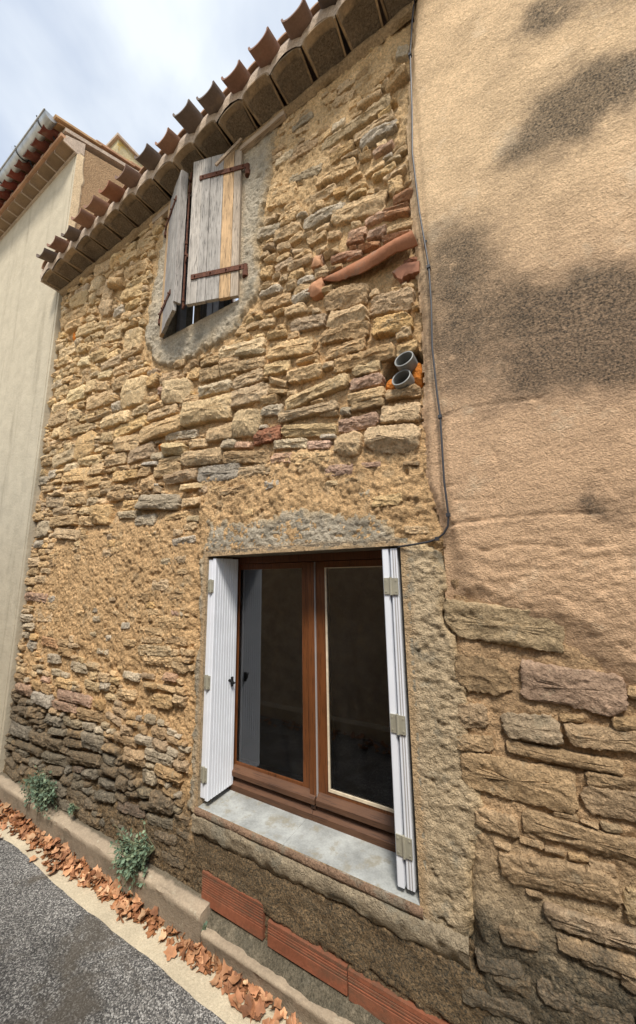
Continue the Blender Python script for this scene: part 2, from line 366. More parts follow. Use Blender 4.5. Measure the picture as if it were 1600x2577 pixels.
def fullness(x, z):
    f = np.zeros(np.size(x)); n = .05*fbm(x,z,9,octs=3,s=31)
    for P, w, a in ((PATCH,.10,1.),(LINTEL,.05,1.),(TOPR,.12,.75),(LOWB,.06,.8),(MIDB,.10,.5)):
        f = np.maximum(f, a*sstep(w*.5,-w,poly_sd(x,z,P)+n))
    return f
def house_dirt(x, z):
    x = np.ravel(x); z = np.ravel(z)
    top = np.interp(x, [-3.9,-3.2,-2.4,-1.75,-1.45,-.6,-.3,.3,.8],[-.70,-.78,-.86,-.98,-1.20,-1.24,-1.0,-.98,-1.0])
    d = 1.05*sstep(top+.12, top-.30, z+.10*fbm(x,z,3,octs=4,s=51))
    d = np.maximum(d, .55*sstep(-3.52,-3.80, x+.05*fbm(x,z,6,octs=3,s=52))*sstep(2.3,.6,z))
    u_ = sstep(-1.66,-1.55,x+.04*fbm(x,z,8,octs=3,s=54))*sstep(-1.20,-1.30,z+.03*fbm(x,z,9,octs=4,s=55)); d = np.maximum(d,(1.65-.35*sstep(-1.42,-1.55,z)+.25*fbm(x,z,5,octs=4,s=56))*u_)
    d += .30*np.clip(fbm(x,z,2.3,octs=4,s=53),0,1)
    return d*.78
def nonuni(breaks, step):
    o = []
    for a,b in zip(breaks[:-1],breaks[1:]): 
        n = max(1,int(round((b-a)/step))); o += list(np.linspace(a,b,n+1)[:-1])
    return np.array(o+[breaks[-1]])
def wall_grid(name, xs, zs, hf, keep, mat, parent, colf, dirtf, label=None, y0=0.):
    X, Z = np.meshgrid(xs, zs, indexing='ij'); x = X.ravel(); z = Z.ravel(); nx, nzz = X.shape
    H = hf(x, z); i = np.arange(nx*nzz).reshape(nx,nzz)
    F = np.stack([i[:-1,:-1],i[1:,:-1],i[1:,1:],i[:-1,1:]],-1).reshape(-1,4)
    cx = x[F].mean(1); cz = z[F].mean(1); F = F[keep(cx,cz)]
    u, inv = np.unique(F, return_inverse=True); F = inv.reshape(F.shape)
    V = np.stack([x, y0-H, z],-1)[u]
    m = mesh_np(name, V, F, {'Col': colf(x[u],z[u]), 'Dirt': dirtf(x[u],z[u])})
    return link(name, m, mat, parent, None, label)
inbox = lambda x,z,b: (x>b[0])&(x<b[1])&(z>b[2])&(z<b[3])

house = empty('stone_house', (-2.05,.0,GROUND), 'old rubble stone house in the middle, with weathered plank shutters above and white ones below', 'house')
PIPEC = (-.405,.885)
BRZ = (-1.575,-.28,-1.545,-1.385)
def mortar_h(x, z):
    F = fullness(x,z); n1 = fbm(x,z,6,octs=4,s=61); n2 = fbm(x,z,38,octs=4,s=62,gain=.6); lump = np.clip(fbm(x,z,15,octs=3,s=63),0,1)
    h = -.021*(1-F) + .004*F + .010*n1*(.4+.6*F) + .019*n2 + .014*lump*(.5+.5*F) - .016*sstep(.30,.55,fbm(x,z,26,octs=3,s=66))
    u_ = sstep(-1.64,-1.56,x)*sstep(-1.24,-1.27,z)*sstep(-1.44,-1.42,z+.030*fbm(x,z,7,octs=3,s=65)-.03*sstep(-1.15,-1.5,x)); h = h*(1-u_)+u_*(.010+.014*fbm(x,z,9,12,octs=5,s=64)+.005*n2)
    hole = np.hypot((x-PIPEC[0])/.105,(z-PIPEC[1])/.115); h -= .10*sstep(1.05,.85,hole)
    return h
def mortar_col(x, z):
    n = fbm(x,z,3,octs=4,s=71)[:,None]; n2 = fbm(x,z,16,octs=3,s=72)[:,None]
    c = np.array([[.64,.415,.21]])*(1+.16*n+.22*n2)
    up = sstep(.9,2.2,z)[:,None]; c = c*(1-up)+np.array([[.63,.43,.225]])*(1+.2*n2)*up
    g = sstep(.12,.5,n2)*.6; return np.clip(c*(1-g)+np.array([[.44,.33,.20]])*g,.01,1)
xs = nonuni([XL-.02,OP_UP[0],OP_LOW[0],OP_UP[1],OP_LOW[1],-.24], .0078); zs = nonuni([GROUND,OP_LOW[2],OP_LOW[3],OP_UP[2],OP_UP[3],ZT], .0078)
wall_grid('mortar_bed', xs, zs, mortar_h, lambda x,z: ~inbox(x,z,OP_LOW)&~inbox(x,z,OP_UP), M['mortar'], house, mortar_col, house_dirt)
def cem(poly, name, op, th, step, seed, edge, label):
    sdn = lambda x,z: poly_sd(x,z,poly)+.065*fbm(x,z,8,6,octs=5,s=seed,gain=.6)+.024*fbm(x,z,34,22,octs=3,s=seed+5)+(.035*fbm(x,z,24,5,octs=3,s=seed+8)*sstep(.2,.28,z) if seed==81 else 0)
    def h(x,z):
        s = sdn(x,z); base = np.minimum(mortar_h(x,z),.004)
        k = sstep(.014,-.028,s); hh = base-.012+(th-base+.012)*k + (.010*fbm(x,z,13,octs=4,s=seed+1,gain=.6)+.012*fbm(x,z,34,60,octs=3,s=seed+2,gain=.6)-.008*sstep(.3,.5,fbm(x,z,20,34,octs=3,s=seed+6)))*k
        ex = np.maximum(op[0]-x, x-op[1]); ez = np.maximum(op[2]-z, z-op[3]); d = np.maximum(ex,ez)
        r = sstep(.05,.0,d); return hh*(1-r)+(th+.003)*r
    def c(x,z):
        n = fbm(x,z,5,octs=4,s=seed+3)[:,None]; n6 = sstep(-.1,.5,fbm(x,z,6,octs=4,s=seed+9))[:,None]; n6 = np.maximum(n6, 1.9*sstep(-.47,-.40,x)[:,None]); a = (np.array([[.42,.36,.27]])*(1-.35*n6)+np.array([[.52,.385,.225]])*.35*n6)*(1+.25*n)
        ex = np.maximum(op[0]-x, x-op[1]); ez = np.maximum(op[2]-z, z-op[3]); d = np.maximum(ex,ez)
        r = (edge*sstep(.05,.012,d+.02*fbm(x,z,14,octs=3,s=seed+4)))[:,None]
        e = (.75*sstep(-.06,.01,sdn(x,z)))[:,None]
        a = a*(1-e)+np.array([[.45,.32,.17]])*e
        return np.clip(a*(1-r)+np.array([[.47,.33,.19]])*r,.01,1)
    P = np.array(poly); b = [P[:,0].min()-.05,op[0],op[1],P[:,0].max()+.05]; bz = sorted([P[:,1].min()-.05,op[2],op[3],max(P[:,1].max()+.05,op[3]+.02)])
    wall_grid(name, nonuni(b,step), nonuni(bz,step), h, lambda x,z: (sdn(x,z)<.012)&~inbox(x,z,op), M['cement'], house, c, lambda x,z: house_dirt(x,z)-.1, label)
cem(CEM_LOW,'cement_surround',OP_LOW,.010,.007,81,1.,'grey cement surround of the lower window')
cem(CEM_UP,'cement_surround',OP_UP,.006,.008,91,.3,'grey cement surround of the upper shuttered opening')

# ------------------------------------------------------------------ stones
STONES="""-1013,1221,329,106,-12,0,0;-1366,1350,374,87,-7,0,0;-683,1097,225,70,-2,0,0;-590,1014,324,85,-3,0,0;-377,995,103,65,0,0,0;-1102,1138,187,75,-8,0,0;-1295,1300,226,35,-14,0,0;-1476,1310,136,43,-13,0,0;-1362,1233,357,73,-7,0,0;-1313,1136,237,89,1,0,0;-1578,1157,293,80,-5,0,0;-1635,1273,193,102,-8,0,0;-918,1039,226,79,-6,0,0;-853,918,389,84,6,0,0;-578,960,144,63,-4,0,0;-579,894,171,63,-4,0,0;-408,787,159,60,-5,5,0;-426,696,186,96,-8,0,0;-583,823,194,61,-5,0,0;-577,779,171,51,-5,0,0;-628,701,212,79,-3,2,0;-908,826,371,62,-3,0,0;-1149,959,122,54,-10,0,0;-1132,892,142,66,-7,1,0;-1636,1019,427,183,-6,4,45;-1308,1034,298,124,-2,0,0;-1308,863,211,182,-11,4,40;-1522,852,224,106,-1,0,0;-1167,756,190,98,-2,3,0;-903,727,344,77,-11,0,0;-1011,675,216,58,-8,0,0;-838,635,136,47,-10,2,0;-787,668,89,27,-10,1,0;-692,774,56,43,-10,1,0;-781,785,107,28,-10,0,0;-681,601,149,133,-6,0,40;-469,581,262,138,-8,0,35;-1444,766,108,66,-10,1,0;-1331,735,120,43,-11,2,0;-1313,659,354,81,-10,0,0;-1065,610,138,62,-8,2,0;-877,575,230,75,-8,0,0;-1250,572,235,65,-5,0,0;-733,487,150,67,-4,2,0;-1130,478,99,50,1,1,0;-769,429,72,29,-6,0,0;-685,426,80,34,-1,0,0;-390,460,74,23,-7,0,0;-774,1042,63,38,-3,0,0;-1087,1047,125,41,-25,0,0;-1408,483,204,51,1,0,0;-570,485,98,29,-6,2,0;-1095,992,135,35,-17,0,0;-901,1119,138,36,-6,0,0;-1642,520,81,49,-4,5,0;-1525,508,153,38,-3,0,0;-2537,2498,354,108,-11,0,0;-2581,2303,300,125,-10,0,0;-2526,2375,268,69,-6,0,0;-2962,2431,193,132,-12,0,0;-3197,2522,142,117,-14,0,0;-3147,2644,216,158,-18,0,0;-2941,2537,149,134,-19,0,0;-3079,2549,151,102,-15,0,0;-2804,2487,194,93,-19,0,70;-3511,2464,495,115,-3,0,0;-3485,2363,291,105,-4,0,40;-3453,2631,330,161,-11,0,0;-2944,2317,195,163,-14,0,0;-2750,2196,147,82,-1,1,0;-2633,2109,135,77,-10,0,0;-3255,2233,330,117,-8,0,0;-3040,2181,289,73,-12,0,0;-2809,2003,261,106,-9,0,0;-2711,2031,176,80,1,0,0;-2507,1849,255,199,-10,4,0;-2515,1747,268,85,-3,0,0;-3285,2055,200,98,-13,0,0;-2977,1875,272,107,-7,0,0;-2782,1735,318,86,-4,0,0;-2872,1670,215,87,-8,0,0;-2583,1627,316,88,-4,0,0;-3078,1622,175,120,-4,0,0;-2895,1569,183,86,-11,0,0;-2612,1509,225,123,-7,0,0;-2431,1377,343,252,-9,0,35;-2205,1409,131,112,-11,0,0;-2034,1374,199,96,-10,0,0;-1935,1238,290,188,-11,0,40;-1786,1318,138,90,-8,0,0;-1459,1289,163,99,5,0,0;-2916,1452,388,131,-4,0,0;-3317,1616,338,141,-4,0,0;-3603,1730,252,112,-4,0,0;-3592,1579,287,116,3,0,0;-2751,1401,200,62,-3,0,0;-2658,1324,116,99,2,1,0;-2241,1262,212,55,-7,0,0;-2144,1194,167,59,-4,0,0;-1820,1143,199,66,-6,0,0;-2340,1207,206,69,-1,0,0;-2082,1124,331,76,-3,0,0;-2883,1293,367,31,-1,0,0;-2648,1213,394,118,-5,0,0;-3596,1463,350,144,-2,0,0;-3293,1411,188,105,-5,0,0;-2457,1104,407,102,3,0,0;-2088,1007,491,131,-1,0,40;-3596,1320,161,109,-3,0,0;-3378,1332,287,84,-3,0,0;-3429,1260,184,105,-7,0,0;-3174,1252,306,86,-3,0,0;-3058,1093,323,255,0,0,0;-2746,1089,175,105,-3,0,0;-2478,986,318,136,-5,0,0;-2290,876,315,117,4,0,0;-1872,916,322,64,-10,1,0;-1859,860,125,30,-11,0,0;-1707,823,180,71,-8,0,0;-1923,824,232,90,-10,1,45;-1672,726,370,114,-6,0,0;-2097,815,145,55,-8,1,0;-3414,1043,390,131,2,0,0;-2972,943,339,93,-8,0,0;-2607,883,281,99,-5,0,0;-1972,761,230,48,-2,0,0;-2178,775,168,32,-8,1,0;-2857,852,214,103,-2,0,0;-3174,851,407,123,-5,0,0;-2000,701,280,96,-3,0,0;-1861,636,316,92,-3,5,0;-2238,725,143,78,-5,0,0;-2383,732,132,78,-3,0,0;-2534,744,170,98,-4,0,0;-3262,937,210,69,-5,0,0;-3583,922,175,87,-4,1,0;-1530,603,346,111,-5,1,0;-2193,634,154,110,5,0,0;-2903,757,251,76,-2,0,0;-3736,889,182,89,-3,1,0;-1743,553,198,48,-2,0,0;-3090,2797,270,127,-11,0,0;-2831,2593,209,85,-11,0,0;-3441,2723,260,104,-4,0,0;-3566,2126,297,107,-5,0,0;-3635,2043,241,89,-4,0,0;-3231,1905,192,99,-10,0,0;-1931,1443,110,61,-13,0,0;-1847,1373,70,71,0,0,0;-2114,1298,70,62,-7,0,0;-2225,1473,120,52,-7,0,0;-349,2878,154,52,-4,0,0;-581,2866,142,60,-9,0,0;-468,2850,59,53,-12,0,0;-458,2640,221,132,5,0,0;-642,2643,138,61,-19,0,0;-342,2492,121,43,10,0,40;-582,2413,418,80,-1,0,0;-666,2291,154,68,2,0,0;-455,2248,209,69,-3,1,0;-911,2638,105,41,-11,0,0;-567,2474,63,33,-8,0,0;-704,2176,253,80,-6,0,0;-901,2306,243,72,-18,0,0;-530,2166,69,48,-18,0,0;-300,2656,74,75,-24,0,0;-581,1961,102,31,-9,0,0;-434,2137,113,40,-5,0,0;-393,2247,98,32,-11,0,0;-481,2047,114,40,-3,0,0;-382,1945,121,53,1,0,0;-1070,2267,236,141,-18,0,0;-785,2095,164,68,-4,0,0;-684,2044,79,43,-11,0,0;-788,1951,268,79,-4,1,0;-585,1866,332,129,-13,0,0;-382,1864,78,111,4,0,0;-388,1743,137,26,-18,0,0;-387,1715,131,29,-18,0,0;-1030,1991,191,93,-4,0,0;-833,1832,127,58,-8,0,0;-592,1724,106,49,-12,0,0;-490,1663,106,52,-15,0,0;-375,1632,130,37,-8,0,0;-476,1755,156,41,-8,0,0;-534,1614,119,36,-15,3,0;-395,1592,148,26,-15,0,0;-726,1790,82,56,-21,0,0;-607,1691,103,42,-17,0,0;-671,1630,162,44,-13,0,0;-823,1685,63,54,-10,2,0;-668,1384,263,123,-11,0,0;-660,1263,242,118,-16,0,40;-437,1248,218,110,-14,5,0;-440,1136,210,112,-12,0,0;-973,1445,146,66,-9,0,0;-897,1333,234,80,-12,0,0;-1097,1342,148,47,-11,0,0;-1104,1551,228,75,-9,0,0;-1149,1642,170,50,-10,0,0;-686,1186,282,84,-11,0,0;-388,1075,77,66,-8,0,0;-1172,1446,118,62,-11,0,0;-1179,1786,103,79,-20,0,0;-1169,2073,184,83,-18,0,0;-1056,1686,64,44,-14,0,0;-1162,1952,93,48,-14,0,0;-1053,1898,100,49,-8,0,0;-970,1911,95,53,-1,0,0;-1147,1860,91,41,-12,0,0;-331,1419,78,37,1,3,0;-615,1606,89,34,-11,2,0;-3464,658,358,103,-8,0,0;-3130,648,347,123,-4,0,0;-2057,491,428,121,-6,1,45;-2368,508,200,83,-5,0,0;-2716,472,259,158,-5,0,40;-2927,525,194,69,-5,0,0;-3341,567,284,87,-2,0,0;-3297,480,437,98,-2,0,0;-2935,447,238,80,-5,0,0;-3637,439,271,156,-2,1,0;-3764,562,252,90,1,0,0;-1742,455,177,63,-1,0,0;-2390,440,245,61,-5,1,0;-2186,383,239,86,-3,1,0;-1875,383,221,53,2,0,0;-3656,309,162,75,-1,1,0;-1795,221,211,50,4,1,0;-1939,101,98,53,1,1,0;-1821,112,126,58,6,0,0;-3189,363,406,94,-7,0,0;-3443,-290,320,89,2,0,0;-2648,-271,92,43,3,1,0;-2307,-298,96,44,3,1,0;-2700,-379,103,43,4,1,0;-2490,-388,77,41,4,1,0;-3668,-378,200,68,2,1,0;-3282,-475,272,81,-2,2,0;-2551,-479,141,41,1,1,0;-3190,-587,179,70,2,1,0;-2828,-611,237,75,-1,1,0;-3582,-522,138,87,-10,1,0;-1870,-254,278,73,1,0,0;-2036,-314,256,50,2,0,0;-2036,-366,213,39,2,0,0;-1817,-354,187,55,-1,0,0;-2247,-399,125,51,0,0,0;-1999,-426,333,72,2,0,0;-1971,-482,287,62,2,0,0;-2214,-597,168,49,-2,1,0;-2054,-578,127,36,3,0,0;-2021,-624,125,39,4,0,35;-1874,-620,169,30,0,0,0;-2246,-709,199,74,3,0,0;-1918,-694,217,84,4,0,0;-2864,-814,454,82,1,2,0;-3309,-890,293,98,0,0,0;-2986,-891,350,62,3,2,0;-2645,-893,306,76,3,0,0;-2545,-809,132,58,-3,0,0;-3632,-866,263,94,0,2,0;-3111,-1005,247,72,3,0,0;-2864,-977,255,53,2,0,0;-3371,-1056,222,34,7,0,0;-2652,-962,152,51,7,0,0;-3037,-1065,208,44,5,0,0;-2802,-1035,191,51,3,0,0;-2824,-1099,257,51,7,0,0;-2569,-1039,251,108,3,0,0;-3613,-1161,339,99,0,0,0;-3309,-1161,241,94,4,0,0;-3076,-1154,221,90,4,0,0;-3437,-1251,368,56,-1,0,0;-2365,-867,183,48,-9,0,0;-2415,-744,115,43,4,0,0;-3765,-5,223,75,0,0,0;-3599,-139,425,84,-2,2,0;-1839,-111,121,51,-7,0,0;-2063,-162,88,44,-1,0,0;-3056,-1248,339,71,6,0,0;-2667,-1164,407,80,8,0,0;-3008,-1308,217,51,8,0,0;-2582,-1235,170,65,12,0,0;-2727,-1239,108,31,3,2,0;-2383,-1242,187,49,1,0,0;-2393,-1313,177,53,7,0,0;-2362,-1156,170,71,0,0,0;-2920,-1166,100,37,11,0,0;-1990,-1109,124,80,5,0,0;-2128,-1308,262,52,6,2,0;-1971,-1256,163,42,6,0,0;-2126,-1232,105,35,10,0,0;-1865,-1204,187,94,-1,0,0;-2018,-1197,117,52,8,0,0;-1872,-1295,216,49,7,0,0;-1754,-1436,173,46,3,0,0;-1820,-1355,180,50,7,0,0;-2169,-1449,142,44,6,0,0;-1665,-1300,139,48,4,0,0"""
RSTONES="""-117,-177,387,144,-6,5,0;-186,-352,193,132,-4,0,0;63,-358,283,137,-5,2,0;-231,-491,104,87,4,0,0;-56,-495,171,91,4,1,0;-231,-577,129,55,7,0,0;19,-565,314,44,0,0,0;132,-490,191,67,4,0,0;196,-439,78,43,7,0,0;-117,-662,342,132,1,0,0;142,-608,138,46,4,0,0;144,-661,175,92,5,0,0;229,-288,50,28,5,1,0;222,-351,32,39,-8,0,0;-185,-800,133,70,5,0,0;64,-774,354,74,-1,0,0;13,-732,68,21,7,0,0;87,-842,67,32,7,0,0;-32,-903,322,96,9,0,0;-88,-832,69,21,0,0,0;-28,-837,53,17,0,0,0;32,-834,52,20,9,0,0;161,-906,77,89,10,4,0;54,-1001,264,59,5,0,0;44,-1059,191,43,6,0,0;-181,-1228,113,62,5,0,0;-62,-1205,105,63,2,0,0;77,-1075,143,46,1,0,0;26,-1208,192,53,10,0,0;132,-1092,80,56,3,0,0;-237,-1312,206,54,10,0,0;-214,-1202,141,41,14,0,0;-149,-1102,112,47,12,0,0"""

TONES = {0:(.62,.43,.235),1:(.53,.43,.30),2:(.56,.36,.24),3:(.30,.14,.085),4:(.66,.475,.26),5:(.51,.345,.19),6:(.46,.25,.14)}
class Stones:
    def __init__(s): s.V=[]; s.F=[]; s.off=[0]; s.col=[]; s.amp=[]; s.sid=[]
    def add(s, x, z, Ln, H, ang, tone, prot, R, flat=1., oy=0.):
        hw, hh = Ln/2, H/2
        # ragged outline: chamfered corners, kinked edges
        pts = []
        cor = [(-1,-1),(1,-1),(1,1),(-1,1)]
        for ci,(sx,sy) in enumerate(cor):
            c = R.uniform(.06,.55)*min(hw,hh)*1.1; c2 = c*R.uniform(.6,1.5)
            jx, jy = R.uniform(-.10,.06)*hh, R.uniform(-.12,.06)*hh
            a = (sx*(hw+jx), sy*(hh+jy)-sy*c); b = (sx*(hw+jx)-sx*min(c2,hw*.7), sy*(hh+jy))
            pair = [a,b] if sx*sy>0 else [b,a]
            pts += pair
            if hw > 1.3*hh and ci in (0,2) or R.random()<.3:
                sx2 = -sx if ci in (0,2) else sx
                pts.append((R.uniform(-.35,.35)*hw, sy*(hh+R.uniform(-.16,.05)*hh)) if ci in (0,2) else (sx*(hw+R.uniform(-.14,.04)*hh), R.uniform(-.3,.3)*hh))
        pts = np.array(pts); th = np.arctan2(pts[:,1]/hh, pts[:,0]/hw); pts = pts[np.argsort(th)]
        per = np.hypot(*(np.roll(pts,-1,0)-pts).T).sum(); seg = max(.0072, per/84)
        out = []
        for p,q in zip(pts, np.roll(pts,-1,0)):
            k = max(1,int(round(np.hypot(*(q-p))/seg))); out += [p+(q-p)*i/k for i in range(k)]
        o = np.array(out); n = len(o)
        nrm = np.roll(o,-1,0)-np.roll(o,1,0); nrm = np.stack([nrm[:,1],-nrm[:,0]],1); nrm /= np.hypot(*nrm.T)[:,None]+1e-9
        o = o + nrm*(np.array([R.gauss(0,1) for _ in range(n)])[:,None]*min(.050*hh,.0020))
        pl = []
        for _ in range(R.choice((3,4,5))):
            t = R.uniform(0,2*math.pi); pl.append((math.cos(t),math.sin(t),R.uniform(.85,1.25),R.uniform(.25,.8)))
        tu, tv = R.uniform(-.14,.14), R.uniform(-.22,.16)
        V = []; A = []
        prof = [(0,-1),(.0,.42),(.03,.80),(.09,.95),(.20,1.),(.33,1.01),(.47,1.02),(.62,1.03),(.80,1.04)]
        for d,(dd,pp) in enumerate(prof):
            su = 1-dd*hh/max(hw,hh)*1.0; sv = 1-dd
            q = o*np.array([su if hw>=hh else 1-dd, sv if hw>=hh else 1-dd*hw/hh])
            if pp < 0: hgt = np.full(n,-.035)
            else:
                U, Vv = q[:,0]/hw, q[:,1]/hh; f = 1+tu*U+tv*Vv
                for a,b,c,sl in pl: f = np.minimum(f, c-sl*(U*a+Vv*b)*flat)
                hgt = prot*pp*np.clip(f,.25,1.4)
            V.append(np.concatenate([q,hgt[:,None]],1)); A.append(np.full(n, 0 if pp<0 else (.5 if d==1 else 1.)))
        U0 = np.array([[0,0,prot*1.02]]); V.append(U0); A.append([1.])
        V = np.concatenate(V); A = np.concatenate(A)
        ca, sa = math.cos(RAD(ang)), math.sin(RAD(ang)); W_ = np.stack([x+V[:,0]*ca-V[:,1]*sa, oy-V[:,2], z+V[:,0]*sa+V[:,1]*ca],1)
        F = []
        for r in range(len(prof)-1):
            for i in range(n): F.append((r*n+i, r*n+(i+1)%n, (r+1)*n+(i+1)%n, (r+1)*n+i))
        r = (len(prof)-1)*n
        for i in range(n): F.append((r+i, r+(i+1)%n, len(V)-1))
        c = np.array(TONES[tone]); g = R.gauss(1,.11); w = R.gauss(0,.05)
        c = np.clip(c*g*np.array([1+w*.5,1,1-w*1.2]),.03,.8)
        s.V.append(W_); s.F.append(F); s.col.append(np.tile(c,(len(V),1))); s.amp.append(A*min(1.,hh/.03)*flat)
    def finish(s):
        A = np.concatenate(s.V); amp = np.concatenate(s.amp); x, z = A[:,0], A[:,2]
        ids = np.concatenate([np.full(len(v),i) for i,v in enumerate(s.V)]); sx = x+ids*1.37; sz = z+ids*.73
        strata = 1-np.abs(fbm(sx,sz,6,19,3,s=101)); n2 = fbm(sx,sz,28,34,3,s=103,gain=.6)
        n4 = fbm(sx,sz,70,90,2,s=110); n3 = np.abs(fbm(sx,sz,13,20,4,s=108,gain=.55)); stp = np.floor(fbm(sx,sz,5,20,3,s=109)*3.5)/3.5
        A[:,1] -= amp*(.007*(strata-.75)+.0085*n2-.015*(n3-.2)+.0075*stp+.0035*n4)
        A[:,0] += amp*.0025*fbm(sx,sz,55,octs=2,s=105)*(amp>.4); A[:,2] += amp*.0025*fbm(sx,sz,55,octs=2,s=106)*(amp>.4)
        col = np.concatenate(s.col)*(1+.16*fbm(sx,sz,16,octs=3,s=107)[:,None])*(1-.10*(strata[:,None]<.55))
        out=[]; b=0
        for v in s.V: out.append((A[b:b+len(v)], col[b:b+len(v)])); b+=len(v)
        return out
def region_tone(x, z, t):
    if -.68<x<-.28 and 1.56<z<1.80 and t in (0,3): return rng.choice((6,6,2,0,6))
    if t: return t
    if z > .9 and x < -2.3: return 4 if rng.random()<.55 else 0
    if z < -.75: return 5 if rng.random()<.6 else 1
    r = rng.random(); return 0 if r<.66 else (1 if r<.73 else (5 if r<.85 else (4 if r<.985 else 2)))
traced = [tuple(int(a) for a in r.split(',')) for r in STONES.split(';')]
ST = Stones()
GS = .005; gx0, gz0 = XL, GROUND; OCC = np.zeros((int((XR-XL)/GS)+2, int((ZT-GROUND)/GS)+2), bool)
gX, gZ = np.meshgrid(XL+GS*(np.arange(OCC.shape[0])+.5), GROUND+GS*(np.arange(OCC.shape[1])+.5), indexing='ij')
fx, fz = gX.ravel(), gZ.ravel(); FULL = fullness(fx,fz).reshape(OCC.shape)
for P in (CEM_UP,CEM_LOW): OCC |= (poly_sd(fx,fz,P) < .01).reshape(OCC.shape)
OCC |= (np.hypot(gX-PIPEC[0],(gZ-PIPEC[1])*.95) < .105) | inbox(gX,gZ,OP_LOW) | inbox(gX,gZ,OP_UP) | (gZ<-1.50)|(gZ>2.86)|(gX<XL+.01)|(gX>XR-.01) | inbox(gX,gZ,BRZ) | ((gX>-1.62)&(gZ<-1.25))
OCC |= poly_sd(fx,fz,[(-.80,1.56),(-.30,1.575),(-.29,1.34),(-.42,1.36),(-.52,1.43),(-.66,1.47)]).reshape(OCC.shape) < 0
OCC |= inbox(gX,gZ,(-3.53,-3.45,2.20,2.32)) | inbox(gX,gZ,(-2.12,-2.04,.855,.905))
def occ_rect(x,z,Ln,H,ang):
    ca, sa = math.cos(RAD(ang)), math.sin(RAD(ang)); r = (Ln+H)/2
    i0,i1 = max(0,int((x-r-XL)/GS)), int((x+r-XL)/GS)+1; j0,j1 = max(0,int((z-r-GROUND)/GS)), int((z+r-GROUND)/GS)+1
    dx = gX[i0:i1,j0:j1]-x; dz = gZ[i0:i1,j0:j1]-z; u = dx*ca+dz*sa; v = -dx*sa+dz*ca
    OCC[i0:i1,j0:j1] |= (abs(u)<Ln/2)&(abs(v)<H/2)
for (x,z,Ln,H,ang,tone,pr) in traced:
    x,z,Ln,H = x/1000,z/1000,Ln/1000*.97,H/1000*.90
    F = float(fullness(np.array([x]),np.array([z]))[0])
    p = pr/1000*1.1 if pr else rng.uniform(.010,.023)*(1-.62*F)+min(.012,H*.06)*(1-F)
    ST.add(x,z,Ln,H,ang,region_tone(x,z,tone),max(p,.010),rng,oy=.004*(1-F)-.002*F)
    occ_rect(x,z,Ln*.99,H*.98,ang)
n_tr = len(ST.V)
# the small stones packed between: each slides down and left until it rests
def free(i,j,a,b): return i>=0 and j>=0 and i+a<=OCC.shape[0] and j+b<=OCC.shape[1] and not OCC[i:i+a,j:j+b].any()
for (wr,hr,tries) in (((.15,.24),(.055,.085),2500),((.10,.17),(.042,.07),5000),((.07,.12),(.034,.055),8000),((.05,.085),(.028,.044),7000),((.03,.055),(.020,.032),4500)):
    for _ in range(tries):
        a = int(rng.uniform(*wr)/GS); b = int(rng.uniform(*hr)/GS); i = rng.randrange(OCC.shape[0]); j = rng.randrange(OCC.shape[1])
        if not free(i,j,a,b): continue
        f = FULL[i+a//2 if i+a//2<OCC.shape[0] else i, j+b//2 if j+b//2<OCC.shape[1] else j]
        if f > .25 and rng.random() < .45+.53*f: 
            continue
        for _k in range(2):
            s_=0
            while s_<14 and free(i,j-1,a,b): j-=1; s_+=1
            s_=0
            while s_<14 and free(i-1,j,a,b): i-=1; s_+=1
        OCC[i:i+a,j:j+b]=True
        x = XL+(i+a/2)*GS; z = GROUND+(j+b/2)*GS
        ST.add(x,z,a*GS-.003,b*GS-.002,rng.uniform(-5,3),region_tone(x,z,0),(rng.uniform(.012,.026)+(.006 if b*GS>.04 else 0))*(1-.55*f),rng,oy=.006*(1-f)-.003*f)
res = ST.finish()
Vs=[];Fs=[];Cs=[];b0=0
def tri_mesh(name, v, f, c, dirt, sharp=33):
    m = bpy.data.meshes.new(name); m.from_pydata(v.tolist(), [], f); m.polygons.foreach_set('use_smooth', np.full(len(m.polygons),True)); m.update()
    put_attrs(m, {'Col':c,'Dirt':dirt}); m.set_sharp_from_angle(angle=RAD(sharp)); return m
for k,(v,c) in enumerate(res):
    if k < n_tr:
        link('stone', tri_mesh('stone',v,ST.F[k],c,house_dirt(v[:,0],v[:,2])), M['stone'], house)
    else:
        Vs.append(v); Cs.append(c); Fs += [tuple(i+b0 for i in f) for f in ST.F[k]]; b0 += len(v)
v = np.concatenate(Vs)
link('rubble_filling', tri_mesh('rubble_filling', v, Fs, np.concatenate(Cs), house_dirt(v[:,0],v[:,2])), M['stone'], house, 'stuff', 'small rubble stones packed between the larger ones')
print('stones', n_tr, 'fillers', len(res)-n_tr)

# ------------------------------------------------------------------ lower window
x0,x1,z0,z1 = OP_LOW
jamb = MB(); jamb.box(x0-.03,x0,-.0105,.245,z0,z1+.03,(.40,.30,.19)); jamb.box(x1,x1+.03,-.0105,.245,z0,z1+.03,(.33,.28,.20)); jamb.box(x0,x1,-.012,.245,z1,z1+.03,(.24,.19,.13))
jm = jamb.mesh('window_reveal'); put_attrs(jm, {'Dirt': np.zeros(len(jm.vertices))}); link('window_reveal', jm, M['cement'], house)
sill = MB(); sx = -1.04
def sill_slab(a,b,tilt):
    m = MB(); n = 10; vs=[]; fs=[]
    for i in range(n+1):
        x = a+(b-a)*i/n; j = .004*math.sin(i*2.3+a*7)
        vs += [(x,-.013+j*.3,z0-.030),(x,-.013+j*.3,z0-.004),(x,-.009+j*.3,z0+tilt),(x,.235,z0+.003+tilt),(x,.235,z0-.03)]
    for i in range(n):
        for k in range(4): fs.append((i*5+k,i*5+k+1,i*5+k+6,i*5+k+5))
    fs += [(0,1,2,3,4),tuple(n*5+k for k in (4,3,2,1,0))]
    m.add(vs,fs); return m
ws = empty  # (alias unused)
